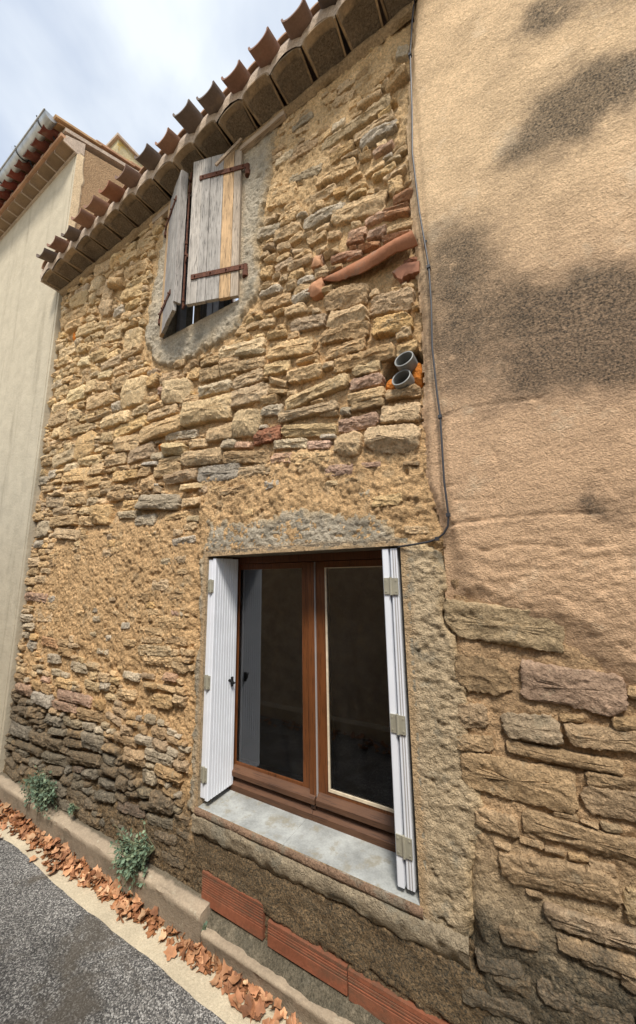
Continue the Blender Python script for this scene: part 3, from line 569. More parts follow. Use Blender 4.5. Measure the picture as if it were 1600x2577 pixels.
slab = sill_slab(x0+.001,-1.043,0).build('sill_slab',M['slab'],house,label='smooth grey cement window sill, left half')
sill_slab(-1.040,x1-.001,.002).build('sill_slab',M['slab'],house,label='smooth grey cement window sill, right half')
# window frame, two sashes
win = MB(); fy = .190
F_ = (.9,.9,.9)
win.box(-1.5698,-1.5308,fy-.005,.24,-1.1286,z1+.0,F_); win.box(-0.4720,-0.4473,fy-.005,.24,-1.1286,z1,F_); win.box(-1.5308,-0.4720,fy,.24,.078,z1,F_)
window = win.build('window', M['brownwood'], house, bevel=.003, label='brown wooden casement window with two sashes')
rail = MB(); prof=[(fy-.015,-1.146),(fy-.020,-1.104),(fy+.012,-1.076),(.24,-1.072),(.24,-1.146)]
rail.prism(prof,'x',-1.5698,-1.0106,(.95,.95,.95)); rail.prism(prof,'x',-1.0086,-0.4617,(1,1,1)); rail.box(-1.0188,-0.9932,fy-.012,fy+.02,-1.0855,-1.0670,(.35,.3,.25))
rail.build('bottom_rail', M['brownrail'], window, bevel=.002)
def sash(xa,xb,ga,gb,label):
    s = MB(); y0_,y1_ = fy+.006,.238
    s.box(xa,ga,y0_,y1_,-1.062,.076); s.box(gb,xb,y0_,y1_,-1.062,.076); s.box(ga,gb,y0_,y1_,.043,.076); s.box(ga,gb,y0_,y1_,-1.062,-.999)
    so_ = s.build('sash', M['brownwood'], window, bevel=.003, label=label)
    d = MB(); d.prism([(fy+.006,-1.062),(fy-.022,-1.062),(fy-.024,-1.037),(fy+.006,-1.014)],'x',xa+.004,xb-.002,(.95,.95,.95)); d.build('drip_rail', M['brownrail'], window, bevel=.002)
    g = MB(); g.add([(ga-.003,fy+.009,-1.002),(gb+.003,fy+.009,-1.002),(gb+.003,fy+.009,.045),(ga-.003,fy+.009,.045)],[(0,1,2,3)]); g.build('pane', M['glass'], window)
    return so_
sash(-1.5287,-0.9911,-1.5144,-1.0742,'left sash'); sash(-0.9886,-0.4740,-0.9285,-0.4874,'right sash')
cov = MB(); cov.box(-1.0260,-0.9906,fy-.010,fy+.006,-1.0311,.070,(1.05,1.05,1.05)); cov.build('meeting_stile', M['brownwood'], window, bevel=.003)
sl = MB(); sl.box(-0.9906,-0.9860,fy-.004,fy+.006,-1.0465,.074); sl.build('seal_strip', M['seal'], window)
pt = MB(); ya,yb = fy+.003,fy+.0085
pt.box(-0.9296,-0.9205,ya,yb,-0.9993,.043); pt.box(-0.9205,-0.4884,ya,yb,-0.9993,-0.9875); pt.box(-0.9205,-0.4884,ya,yb,.038,.043); pt.build('putty_line', M['putty'], window, label='pale putty line round the right pane')
for zc in (-.04,-.56,-1.0):
    h_ = MB(); h_.box(-1.560,-1.540,fy-.018,fy-.006,zc-.035,zc+.035); h_.tube([(-1.548,fy-.024,zc-.03),(-1.548,fy-.024,zc+.03)],.006); h_.build('frame_hinge', M['hinge'], window)
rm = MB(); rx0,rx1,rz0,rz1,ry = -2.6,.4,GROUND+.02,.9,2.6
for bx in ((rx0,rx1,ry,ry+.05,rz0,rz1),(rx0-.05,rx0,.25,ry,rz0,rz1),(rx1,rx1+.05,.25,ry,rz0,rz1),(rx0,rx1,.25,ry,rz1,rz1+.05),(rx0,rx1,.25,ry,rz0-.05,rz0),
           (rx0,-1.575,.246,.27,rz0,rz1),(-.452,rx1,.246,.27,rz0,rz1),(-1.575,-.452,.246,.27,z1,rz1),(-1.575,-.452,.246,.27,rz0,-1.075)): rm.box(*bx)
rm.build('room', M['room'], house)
# white bifold shutters folded into the reveals
def pvc_panel(xa,xb,ya,yb,za,zb,grooves,side):
    """panel standing across the wall: faces are at x=xa and x=xb; vertical V grooves on the visible face"""
    m = MB(); n = grooves; p=[]
    if side>0:   # visible face at xb
        p = [(xa,ya),(xb-.004,ya),(xb,ya+.004)]
        w = (yb-ya-.008)/n
        for i in range(1,n): p += [(xb,ya+.004+w*i-.0032),(xb-.004,ya+.004+w*i),(xb,ya+.004+w*i+.0032)]
        p += [(xb,yb),(xa,yb)]
    else:
        p = [(xa+.004,ya),(xb,ya),(xb,yb),(xa,yb)]
        w = (yb-ya-.008)/n
        for i in range(n-1,0,-1): p += [(xa,ya+.004+w*i+.002),(xa+.0022,ya+.004+w*i),(xa,ya+.004+w*i-.002)]
        p += [(xa,ya+.004)]
    m.prism(p,'z',za,zb); return m
def shutter(label, panels, hx, hz, side, hw):
    root = None
    for k,(xa,xb,ya,yb,za,zb) in enumerate(panels):
        o = pvc_panel(xa,xb,ya,yb,za,zb,9,side).build('white_shutter' if root is None else 'shutter_panel', M['pvc'], house if root is None else root, label=label if root is None else None)
        if root is None: root = o
        else: pass
        if k == 0: first=(xa,xb,ya,yb,za,zb)
    for zc in hz:
        h_ = MB(); y_ = min(p[2] for p in panels)-.0035
        h_.box(hx-hw,hx-.004,y_-.002,y_+.002,zc-.033,zc+.033); h_.box(hx+.004,hx+hw,y_-.002,y_+.002,zc-.034,zc+.032); h_.tube([(hx,y_-.003,zc-.036),(hx,y_-.003,zc+.036)],.0055)
        for sx_ in (-1,1):
            for sz_ in (-1,1): h_.tube([(hx+sx_*hw*.72,y_-.004,zc+sz_*.022),(hx+sx_*hw*.72,y_,zc+sz_*.022)],.0035,6)
        h_.build('shutter_hinge', M['hinge'], root)
    return root
SHL = shutter('white folding shutter folded against the left jamb, its grooved leaf facing the window',
    [(-1.571,-1.541,.000,.135,-1.098,.100),(-1.534,-1.5155,-.004,.176,-1.103,.106)], -1.5435, (-.045,-.545,-.985), 1, .021)
la = MB(); la.bar((-1.512,.120,-.560),(-1.497,.150,-.585),.014,.006,(0,1,0)); la.box(-1.515,-1.505,.138,.150,-.60,-.55); la.build('latch', M['darkmetal'], SHL)
SHR = shutter('white folding shutter seen edge on against the right jamb, its two leaves folded together',
    [(-.5385,-.511,-.005,.150,-1.112,.108),(-.504,-.473,-.003,.150,-1.110,.108)], -.5035, (-.045,-.565,-.975), -1, .030)
gr = MB(); gr.box(-.492,-.4885,-.0055,-.0025,-1.108,.106); gr.box(-.482,-.4795,-.0055,-.0025,-1.108,.106); gr.build('edge_seal', M['seal'], SHR)

# ------------------------------------------------------------------ upper opening with its weathered shutters
ux0,ux1,uz0,uz1 = OP_UP
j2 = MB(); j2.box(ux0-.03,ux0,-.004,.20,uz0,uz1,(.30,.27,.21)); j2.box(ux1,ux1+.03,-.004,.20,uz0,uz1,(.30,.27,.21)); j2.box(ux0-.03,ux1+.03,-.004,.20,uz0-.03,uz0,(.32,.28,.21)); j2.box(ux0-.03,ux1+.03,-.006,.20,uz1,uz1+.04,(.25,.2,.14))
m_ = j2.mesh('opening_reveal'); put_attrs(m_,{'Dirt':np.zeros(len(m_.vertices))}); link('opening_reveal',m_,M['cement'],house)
uw = MB()
for a,b in ((ux0+.005,ux0+.05),(-1.79,-1.735),(-1.727,-1.672),(ux1-.05,ux1-.005)): uw.box(a,b,.09,.14,uz0+.004,uz1-.02)
uw.box(ux0+.05,ux1-.05,.092,.138,uz0+.004,uz0+.07); uw.box(ux0+.05,ux1-.05,.092,.138,uz1-.08,uz1-.02)
M['oldwhite'] = simple('old_grey_paint',(.36,.38,.42),.6,0,.3,20,.25)
upw = uw.build('upper_window', M['oldwhite'], house, bevel=.003)
g = MB(); g.add([(ux0+.05,.115,uz0+.06),(ux1-.05,.115,uz0+.06),(ux1-.05,.115,uz1-.07),(ux0+.05,.115,uz1-.07)],[(0,1,2,3)]); g.build('pane',M['oldglass'],upw)
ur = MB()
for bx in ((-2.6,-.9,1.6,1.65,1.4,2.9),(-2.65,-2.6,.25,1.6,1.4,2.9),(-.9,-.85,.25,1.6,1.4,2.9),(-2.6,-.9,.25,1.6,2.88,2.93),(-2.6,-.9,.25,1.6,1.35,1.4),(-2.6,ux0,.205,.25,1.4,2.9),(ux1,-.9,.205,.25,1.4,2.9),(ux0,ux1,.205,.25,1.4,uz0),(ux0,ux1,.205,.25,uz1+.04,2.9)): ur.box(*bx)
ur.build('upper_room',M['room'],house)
def wood_shutter(hinge, free, zb, zt, planks, label, side, straps, bottom_cut=None):
    """plank leaf from hinge (x,y) to free edge (x,y); planks = list of (width fraction, tone)"""
    hx,hy = hinge; fx_,fy_ = free; d = Vector((fx_-hx,fy_-hy,0)); Wd = d.length; d.normalize(); nrm = Vector((d.y,-d.x,0))
    if nrm.y > 0: nrm = -nrm
    t = 0; root=None; th=.024
    for k,(fr,tone) in enumerate(planks):
        a = t*Wd+.0012; b = (t+fr)*Wd-.0012; t += fr
        zz0 = zb + rng.uniform(-.004,.004); zz1 = zt + rng.uniform(-.004,.004); off = rng.uniform(-.002,.002)
        m = MB(); vs=[]
        for s_ in (a,b):
            for q in (0,th):
                for z_ in (zz0,zz1): p = Vector((hx,hy,0))+d*s_+nrm*(q+off); vs.append((p.x,p.y,z_))
        m.add(vs,[(0,1,3,2),(4,6,7,5),(0,4,5,1),(2,3,7,6),(0,2,6,4),(1,5,7,3)],tone)
        o = m.build('weathered_shutter' if root is None else 'plank', M['greywood'], house if root is None else root, bevel=.002, label=label if root is None else None)
        if root is None: root=o
    for (zs_,ze,L_) in straps:
        m = MB(); a = Vector((hx,hy,zs_))+nrm*(th+.004)-d*.035; b = Vector((hx,hy,ze))+nrm*(th+.004)+d*L_
        m.bar(a,b,.006,.034,(0,0,1)); 
        # rolled eye round the pintle
        e = Vector((hx,hy,zs_))-d*.042+nrm*(th*.55); m.tube([e+Vector((0,0,-.022)),e+Vector((0,0,.024))],.015,10)
        m.build('strap_hinge',M['rust'],root)
        pn = MB(); pn.tube([e+Vector((0,0,-.062)),e+Vector((0,0,-.022))],.019,10); pn.tube([e+Vector((0,0,-.045)),e+Vector((0,.05,-.045))],.011,8); pn.build('pintle',M['rust'],root)
        for q in (.06,.32,.62,.92):
            bl = MB(); c = a+(b-a)*q; bl.tube([c,c+nrm*.012],[.0065,.0045],6); bl.build('strap_bolt',M['rust'],root)
    return root, d, nrm
WG=(.98,.99,1.0); WW=(1.15,1.14,1.12); WB=(1.35,.98,.60); WB2=(1.08,.96,.82); WD=(.86,.87,.90)
RW,rd,rn = wood_shutter((-1.384,-.010),(-1.722,-.122),1.702,2.815,[(.145,WB2),(.215,WB),(.26,WG),(.17,WG),(.21,WW)],'right leaf of the weathered plank shutters, slightly ajar',1,[(2.655,2.655,.30),(1.890,1.890,.325)])
LW,ld,ln = wood_shutter((-2.115,-.012),(-1.815,-.135),1.702,2.815,[(.17,WB),(.28,WD),(.30,WG),(.25,WG)],'left leaf of the weathered plank shutters, seen almost edge on',-1,[(2.650,2.650,.25),(1.890,1.890,.25)])
eb = MB(); fe = Vector((-1.815,-.135,0))
for z_a,z_b,w_ in ((1.76,2.80,.045),):
    p = fe+ld*.004; eb.bar((p.x,p.y,z_a),(p.x,p.y,z_b),w_,.022,(ld.x,ld.y,0),(.98,.98,1.0))
eb.build('edge_batten',M['greywood'],LW,bevel=.002)
rod = MB(); rp = fe+Vector((.022,.032,0)); rod.tube([(rp.x,rp.y,1.735),(rp.x,rp.y,2.74)],.0065,8)
rod.tube([(rp.x,rp.y,1.735),(rp.x+.02,rp.y-.01,1.728),(rp.x+.035,rp.y-.012,1.745)],.006,6); rod.tube([(rp.x,rp.y,2.74),(rp.x+.025,rp.y-.012,2.742),(rp.x+.038,rp.y-.02,2.775)],.006,6)
for z_ in (1.8,2.15,2.24,2.66): rod.tube([(rp.x,rp.y,z_-.012),(rp.x,rp.y,z_+.012)],.0105,8)
rod.bar((rp.x,rp.y,2.09),(rp.x+.055,rp.y-.03,2.09),.007,.022)
rod.build('locking_rod',M['rust'],LW)
bd = MB(); bd.bar((-1.40,-.022,2.818),(-1.03,-.022,2.828),.032,.040,c=(1,1,1)); bd.build('lintel_board',M['lathwood'],house,bevel=.003)
bd = MB(); bd.bar((-2.33,-.015,2.815),(-2.10,-.015,2.825),.03,.045,c=(1,1,1)); bd.build('lintel_board',M['lathwood'],house,bevel=.003)
st_ = MB(); st_.bar((-1.37,-.045,2.87),(-1.515,-.125,2.665),.012,.016); st_.build('lath',M['lathwood'],house)

# ------------------------------------------------------------------ eaves: génoise tiles, mortar, channel and cover tiles
SP = .2155; CK = lambda k: -1.665+SP*(k-9)
def arch_tile(name, wa, wb, ra, rb, ya, yb, za, zb, th, up, col, n=12, m=5):
    """half-round clay tile lying along y; up=1 convex up, -1 channel; ends a/b with their own width, rise and height"""
    V=[];C=[]
    for lay in (0,1):
        for j in range(m):
            t=j/(m-1); w=wa+(wb-wa)*t; r=ra+(rb-ra)*t; y=ya+(yb-ya)*t; z=za+(zb-za)*t
            for i in range(n+1):
                a = math.pi*i/n; hw=w/2-(th if lay else 0); rr = r-(th if lay else 0)
                cx = -math.cos(a)*hw; s_ = math.sin(a)**.8
                V.append((cx,y,z+up*(rr*s_)))
    F=[]; N=(n+1)*m
    for lay in (0,1):
        for j in range(m-1):
            for i in range(n):
                a=lay*N+j*(n+1)+i; F.append((a,a+1,a+n+2,a+n+1) if lay==0 else (a,a+n+1,a+n+2,a+1))
    for i in range(n):
        F.append((i,N+i,N+i+1,i+1)); q=(m-1)*(n+1); F.append((q+i,q+i+1,N+q+i+1,N+q+i))
    for j in range(m-1):
        for i in (0,n):
            a=j*(n+1)+i; b=a+n+1; F.append((a,b,N+b,N+a))
    V=np.array(V)-np.array([[0,0,za]]); 
    me = bpy.data.meshes.new(name); me.from_pydata(V.tolist(),[],F); me.update()
    import bmesh
    bm=bmesh.new(); bm.from_mesh(me); bmesh.ops.recalc_face_normals(bm,faces=bm.faces); bm.to_mesh(me); bm.free()
    me.polygons.foreach_set('use_smooth',np.full(len(me.polygons),True)); me.set_sharp_from_angle(angle=RAD(50))
    put_attrs(me,{'Col':np.tile(col,(len(V),1)),'Dirt':np.full(len(V),.0)}); PIV[me.name]=za; return me
PIV={}
def inst(name, me, mat, parent, loc, rot=(0,0,0), dirt=None, col=None):
    loc=(loc[0],loc[1],loc[2]+PIV[me.name])
    if dirt is not None or col is not None:
        me = me.copy(); n=len(me.vertices)
        if dirt is not None: me.attributes['Dirt'].data.foreach_set('value', np.broadcast_to(np.asarray(dirt,np.float32),(n,)).copy())
        if col is not None: me.attributes['Col'].data.foreach_set('color', np.tile(np.array([*col,1],np.float32),n))
    o = bpy.data.objects.new(name, me); COL.objects.link(o)
    if not me.materials: me.materials.append(mat)
    o.parent = parent; o.location = Vector(loc)-parent.location; o.rotation_euler = rot; return o
KS = range(-1,17)
gen = arch_tile('eave_tile', .209,.180,.060,.050,-.188,.03,2.874,2.880,.011,1,(.30,.225,.145))
for k in range(0,17):
    x = (CK(k-1)+CK(k))/2
    if x > -.12: continue
    inst('eave_tile', gen, M['tile'], house, (x+rng.uniform(-.004,.004),rng.uniform(-.009,.006),rng.uniform(-.004,.004)), (rng.uniform(-.02,.02),rng.uniform(-.045,.045),rng.uniform(-.02,.02)), rng.uniform(.34,.5), tuple(q_*c for q_ in (rng.uniform(.75,1.15),) for c in (.30,.215,.13)))
# underside: mortar packed inside the hollow of each tile near the wall, dark gaps left between
pk = MB()
for k in range(0,17):
    x=(CK(k-1)+CK(k))/2
    if x>-.12: continue
    n=10; vs=[]
    for t,(w,r,y,zz) in enumerate(((.178,.036,-.150,2.876),(.170,.026,-.08,2.877),(.164,.012,-.02,2.876))):
        for i in range(n+1):
            a=math.pi*i/n; vs.append((x-math.cos(a)*w/2,y,zz+r*math.sin(a)+.004*rng.uniform(-1,1)))
    fs=[(t*(n+1)+i,t*(n+1)+i+1,(t+1)*(n+1)+i+1,(t+1)*(n+1)+i) for t in range(2) for i in range(n)]
    pk.add(vs,fs,(.20,.15,.10))
me=pk.mesh('tile_packing',smooth=True); put_attrs(me,{'Dirt':np.full(len(me.vertices),.2)}); link('tile_packing',me,M['mortar'],house)
# ragged ledge where the tiles bed on the wall top
xs=np.linspace(-3.84,-.22,420); rows=[]
for py,pz in ((.0,2.83),(-.022,2.842),(-.034,2.862),(-.030,2.878),(.06,2.89)):
    n1=fbm(xs,xs*0+py*3,14,octs=4,s=141); rows.append(np.stack([xs,py+.014*n1*(py<0),pz+.014*n1*(pz<2.87)],-1))
V=np.stack(rows,1).reshape(-1,3); i=np.arange(len(V)).reshape(420,5); F=np.stack([i[:-1,:-1],i[1:,:-1],i[1:,1:],i[:-1,1:]],-1).reshape(-1,4)
link('eave_bed',mesh_np('eave_bed',V,F,{'Col':np.tile((.36,.25,.14),(len(V),1)),'Dirt':np.full(len(V),.15)}),M['mortar'],house)
# mortar filling between the eave tiles and the roof tiles
xs=np.linspace(CK(-1)-.02,-.10,620); ph=(xs-CK(-1))/SP; ph=ph-np.floor(ph)
arch=2.876+.060*np.abs(np.sin(math.pi*ph))**.8
humps=2.985+.085*np.abs(np.sin(math.pi*ph))**.75
rows=[]
for t in np.linspace(0,1,10):
    z=arch*(1-t)+humps*t; y=-.192+.012*math.sin(t*3.1)*(-1)+.02*t+.006*fbm(xs,z,10,octs=4,s=151)
    rows.append(np.stack([xs,y,z+.004*fbm(xs,z,20,octs=3,s=153)],-1))
rows.append(np.stack([xs,np.full(xs.shape,.1),humps+.10],-1))
V=np.stack(rows,1).reshape(-1,3); i=np.arange(len(V)).reshape(len(xs),11); F=np.stack([i[:-1,:-1],i[1:,:-1],i[1:,1:],i[:-1,1:]],-1).reshape(-1,4)
c=np.tile((.46,.37,.29),(len(V),1))*(1+.18*fbm(V[:,0],V[:,2],9,octs=3,s=155)[:,None])
link('eave_mortar',mesh_np('eave_mortar',V,F,{'Col':c}),M['eavemortar'],house)
cap = MB(); cap.box(CK(-1)-.03,CK(-1)-.012,-.185,.05,2.875,3.03,(.46,.37,.29)); cap.build('eave_end',M['eavemortar'],house)
chn = arch_tile('roof_tile',.150,.170,.058,.066,-.295,.45,2.992,3.215,.011,-1,(.36,.17,.095))
cvr = arch_tile('cover_tile',.195,.165,.078,.066,-.205,.50,2.985,3.20,.012,1,(.36,.19,.11))
for k in range(0,17):
    cc = rng.choice(((.27,.125,.075),(.22,.125,.09),(.13,.10,.085),(.27,.155,.105),(.15,.115,.095),(.20,.13,.10)))
    inst('roof_tile',chn,M['tile'],house,(CK(k)+rng.uniform(-.010,.010),rng.uniform(-.022,.020),rng.uniform(-.008,.006)),(rng.uniform(-.04,.03),rng.uniform(-.11,.11),rng.uniform(-.06,.06)),rng.uniform(-.05,.22),cc)
    inst('cover_tile',cvr,M['tile'],house,(CK(k)-SP/2,0,0),(0,rng.uniform(-.02,.02),rng.uniform(-.02,.02)),rng.uniform(0,.3),(.33,.2,.125))
rf = MB(); rf.prism([(.3,3.10),(4.2,4.3),(4.2,4.2),(.3,3.0)],'x',-3.8,-.15,(.33,.2,.125)); m_=rf.mesh('roof_slab'); put_attrs(m_,{'Dirt':np.zeros(len(m_.vertices))}); link('roof_slab',m_,M['tile'],house)
cr_ = MB()
for k in range(1,17): cr_.tube([(CK(k)-SP/2,.42,3.20),(CK(k)-SP/2,4.1,4.33)],.075,8,(.33,.2,.125))
m_=cr_.mesh('roof_course',smooth=True); put_attrs(m_,{'Dirt':np.full(len(m_.vertices),.1)}); link('roof_course',m_,M['tile'],house,'stuff')

# ------------------------------------------------------------------ broken tiles, pipes, foam, hollow bricks
def shard(pts, bulge, name, col, label=None, y=-.02):
    """curved broken tile piece: outline in x,z bulging towards the street"""
    P=np.array(pts); c=P.mean(0); V=[];n=len(P)
    P=np.array([q for p0,p1 in zip(P,np.roll(P,-1,0)) for q in (p0,p0+(p1-p0)*rng.uniform(.3,.45)+np.array([rng.uniform(-.006,.006),rng.uniform(-.006,.006)]),p0+(p1-p0)*rng.uniform(.6,.75)+np.array([rng.uniform(-.006,.006),rng.uniform(-.006,.006)]))]); n=len(P)
    for s_,b in ((1,0),(.65,.6),(.3,.92)): V += [(c[0]+(p[0]-c[0])*s_, y-bulge*b, c[1]+(p[1]-c[1])*s_) for p in P]
    V.append((c[0],y-bulge,c[1])); V += [(p[0],.03,p[1]) for p in P]; F=[]
    for r in range(2): F += [(r*n+i,r*n+(i+1)%n,(r+1)*n+(i+1)%n,(r+1)*n+i) for i in range(n)]
    F += [(2*n+i,2*n+(i+1)%n,3*n) for i in range(n)]; F += [(3*n+1+i,3*n+1+(i+1)%n,(i+1)%n,i) for i in range(n)]
    me=bpy.data.meshes.new(name); me.from_pydata(V,[],F); me.update(); me.polygons.foreach_set('use_smooth',np.full(len(me.polygons),True)); me.set_sharp_from_angle(angle=RAD(40))
    put_attrs(me,{'Col':np.tile(col,(len(V),1)),'Dirt':np.full(len(V),.0)}); return link(name,me,M['tile'],house,None,label)
# the big half-buried canal tile: a broken curved plate with a ragged lower edge, its hollow end at the right
V=[];F=[];n=14;m=26
for lay in (0,1):
    for j in range(m):
        t=j/(m-1); x=-.79+.485*t; dz=float(np.interp(t,[0,.06,.28,.55,.64,.72,.84,1.],[.022,.050,.092,.112,.108,.100,.104,.118]))+.0025*math.sin(j*2.9)+.0035*math.sin(j*5.3)
        for i in range(n+1):
            q=i/n; y=.016-(.028+.074*t**.8)*math.sin(math.pi*(.10+.62*q))+(.011 if lay else 0)
            V.append((x+(.030*(q-.35) if j>m-4 else 0)*(j-m+4)/3+(.02*math.sin(i*.9) if j==0 else 0), y, 1.560-.012*t-dz*q+(.004 if lay else 0)))
N=(n+1)*m
for lay in (0,1):
    for j in range(m-1):
        for i in range(n):
            a=lay*N+j*(n+1)+i; F.append((a,a+1,a+n+2,a+n+1) if lay else (a,a+n+1,a+n+2,a+1))
for i in range(n): q=(m-1)*(n+1); F += [(q+i,q+i+1,N+q+i+1,N+q+i),(i,N+i,N+i+1,i+1)]
for j in range(m-1):
    for i in (0,n): a=j*(n+1)+i; F.append((a,N+a,N+a+n+1,a+n+1))
me=bpy.data.meshes.new('broken_tile'); me.from_pydata(V,[],F); me.update(); me.polygons.foreach_set('use_smooth',np.full(len(me.polygons),True)); me.set_sharp_from_angle(angle=RAD(50))
put_attrs(me,{'Col':np.tile((.31,.135,.07),(len(V),1)),'Dirt':np.zeros(len(V))}); link('broken_tile',me,M['tile'],house,None,'large orange canal tile built sideways into the wall')
shard([(-.885,1.50),(-.862,1.535),(-.795,1.548),(-.788,1.51),(-.80,1.462),(-.85,1.455)],.022,'tile_shard',(.44,.22,.12))
shard([(-.42,1.390),(-.35,1.405),(-.292,1.385),(-.298,1.335),(-.345,1.345),(-.375,1.33)],.005,'tile_shard',(.30,.14,.085))
shard([(-.86,1.64),(-.83,1.70),(-.795,1.685),(-.80,1.63)],.010,'tile_shard',(.45,.24,.13))
for (px,pz,ang) in ((-.385,.925,0),(-.402,.842,0)):
    p=MB(); n=24; ro,ri=.0435,.0385; vs=[]
    for y in (-.036,.16):
        for r in (ro,ri):
            for i in range(n): a=2*math.pi*i/n; vs.append((px+r*math.cos(a),y+.018*math.sin(a)*(y<0)-.006*math.cos(a)*(y<0),pz+.25*(y+.05)*0+r*math.sin(a)*.98))
    fs=[]
    for i in range(n):
        j=(i+1)%n; fs += [(i,j,2*n+j,2*n+i),(n+j,n+i,3*n+i,3*n+j),(j,i,n+i,n+j)]
    p.add(vs,fs); p.add([(px+.039*math.cos(2*math.pi*i/n),.10,pz+.039*math.sin(2*math.pi*i/n)) for i in range(n)],[tuple(range(n))],(.2,.2,.2)); p.build('drain_pipe',M['pipe'],house,smooth=True,sharp=40)
def foam(cx,cz,rx,rz,y,amp,seed):
    n=14;m=20;V=[];F=[]
    for i in range(n+1):
        for j in range(m):
            r=i/n; a=2*math.pi*j/m; x=cx+rx*r*math.cos(a); z=cz+rz*r*math.sin(a); V.append([x,y,z])
    V=np.array(V); r=np.repeat(np.arange(n+1)/n,m); V[:,1]-=amp*(1-r**2)*(1+.8*fbm(V[:,0],V[:,2],38,octs=3,s=seed))
    for i in range(n):
        for j in range(m): F.append((i*m+j,i*m+(j+1)%m,(i+1)*m+(j+1)%m,(i+1)*m+j))
    link('expanding_foam',mesh_np('expanding_foam',V,F,{'Col':np.tile((.6,.2,.03),(len(V),1))}),M['foam'],house)
foam(-.347,.865,.036,.065,.035,.022,161); foam(-.470,.850,.028,.040,.035,.022,162); foam(-3.49,2.262,.026,.052,.012,.016,163); foam(-2.078,.880,.036,.028,.012,.018,164)
for (bx0,bx1,bz0,bz1,lab) in ((-1.520,-1.147,-1.523,-1.395,'first hollow brick'),(-1.120,-.748,-1.530,-1.442,''),(-.742,-.36,-1.538,-1.446,'')):
    m=MB(); top=[]; p=[(.06,bz0),(-.012,bz0)]
    z=bz0+.042
    p.append((-.012,z))
    while z < bz1-.010: p += [(-.007,z+.0025),(-.012,z+.005),(-.012,z+.010)]; z+=.010
    p += [(-.012,bz1),(.06,bz1)]
    m.prism([(a-.004,b) for a,b in p],'x',bx0,bx1,(.225,.080,.043)); me=m.mesh('hollow_brick'); put_attrs(me,{'Dirt':np.array([.42+.4*(v.co.z-bz0)/(bz1-bz0)*rng.random()+.25*rng.uniform(-1,1) for v in me.vertices])}); link('hollow_brick',me,M['brick'],house)
# rough cement lip under the sill and over the bricks
def lip(name, xa, xb, prof, seed, col, n=200, amp=.012, dirt=None, mat='cement'):
    xs=np.linspace(xa,xb,n); rows=[]
    for k,(py,pz) in enumerate(prof):
        n1=fbm(xs,xs*0+pz*2,7,14,octs=5,s=seed); e=(0 if k in (0,) else 1)
        rows.append(np.stack([xs,py-amp*n1*e,pz+amp*1.6*fbm(xs,xs*0+k*.2,9,octs=4,s=seed+7)*e*(0 if k<1 else 1)],-1))
    V=np.stack(rows,1).reshape(-1,3); i=np.arange(len(V)).reshape(n,len(prof)); F=np.stack([i[:-1,:-1],i[1:,:-1],i[1:,1:],i[:-1,1:]],-1).reshape(-1,4)
    d=house_dirt(V[:,0],V[:,2]) if dirt is None else np.full(len(V),dirt)+.2*fbm(V[:,0],V[:,2],8,octs=3,s=seed+9)
    return link(name,mesh_np(name,V,F,{'Col':np.tile(col,(len(V),1))*(1+.2*fbm(V[:,0],V[:,2],9,octs=3,s=seed+8)[:,None]),'Dirt':d}),M[mat],house)
lip('sill_edge',x0-.012,x1+.012,[(.0,-1.1405),(-.0200,-1.1405),(-.0235,-1.147),(-.024,-1.160),(-.020,-1.170),(.0,-1.174)],175,(.27,.175,.115),n=300,amp=.0022,dirt=.25)
lip('sill_render',-1.60,-.30,[(.0,-1.164),(-.016,-1.168),(-.022,-1.182),(-.025,-1.200),(-.025,-1.220),(-.020,-1.238),(-.012,-1.252),(.010,-1.262)],171,(.31,.25,.17),dirt=.30,n=420,amp=.020)
lip('base_render',-1.75,-.2,[(.03,-1.528),(-.008,-1.540),(-.022,-1.556),(-.045,-1.572),(-.064,-1.583)],173,(.31,.26,.185),dirt=.78,amp=.014)

# ------------------------------------------------------------------ the rendered house on the right
rh = empty('rendered_house',(.5,0,GROUND),'tan rendered house on the right with dark stains and bare stones at its foot','house')
RX0,RX1,RZ1 = -.335,1.6,4.6
EDGE = [(-.215,4.7),(-.215,2.93),(-.262,2.55),(-.302,2.18),(-.315,1.55),(-.300,1.13),(-.325,.64),(-.335,.367),(-.285,.19),(-.285,-.09),(-.154,-.175),(.069,-.24),(.20,-.38),(.5,-.46),(1.0,-.62),(1.7,-.8),(1.7,4.7)]
STAINS = [(0.33, 2.21, 0.13, 0.09, -13, 0.8), (0.23, 2.27, 0.08, 0.07, -14, 0.6), (0.51, 2.08, 0.06, 0.06, -11, 0.7), (0.23, 1.71, 0.14, 0.12, -3, 1.0), (0.41, 1.68, 0.12, 0.1, -2, 1.0), (0.12, 1.66, 0.08, 0.05, -2, 0.6), (0.49, 1.73, 0.05, 0.08, -3, 0.6), (-0.12, 1.33, 0.13, 0.15, 5, 0.9), (-0.18, 1.14, 0.09, 0.23, 8, 0.9), (-0.22, 0.87, 0.08, 0.18, 12, 0.55), (0.13, 0.89, 0.18, 0.16, 13, 1.1), (0.3, 0.89, 0.12, 0.11, 14, 1.1), (0.33, 0.67, 0.09, 0.12, 19, 1.0), (0.09, 0.7, 0.16, 0.08, 17, 0.7), (0.02, 1.08, 0.08, 0.1, 9, 0.5), (0.27, 0.24, 0.04, 0.05, 26, 0.5), (0.43, 1.26, 0.06, 0.03, 7, 0.3), (0.21, 0.23, 0.02, 0.06, 26, 0.9), (0.34, 1.76, 0.09, 0.12, -4, 0.8)]
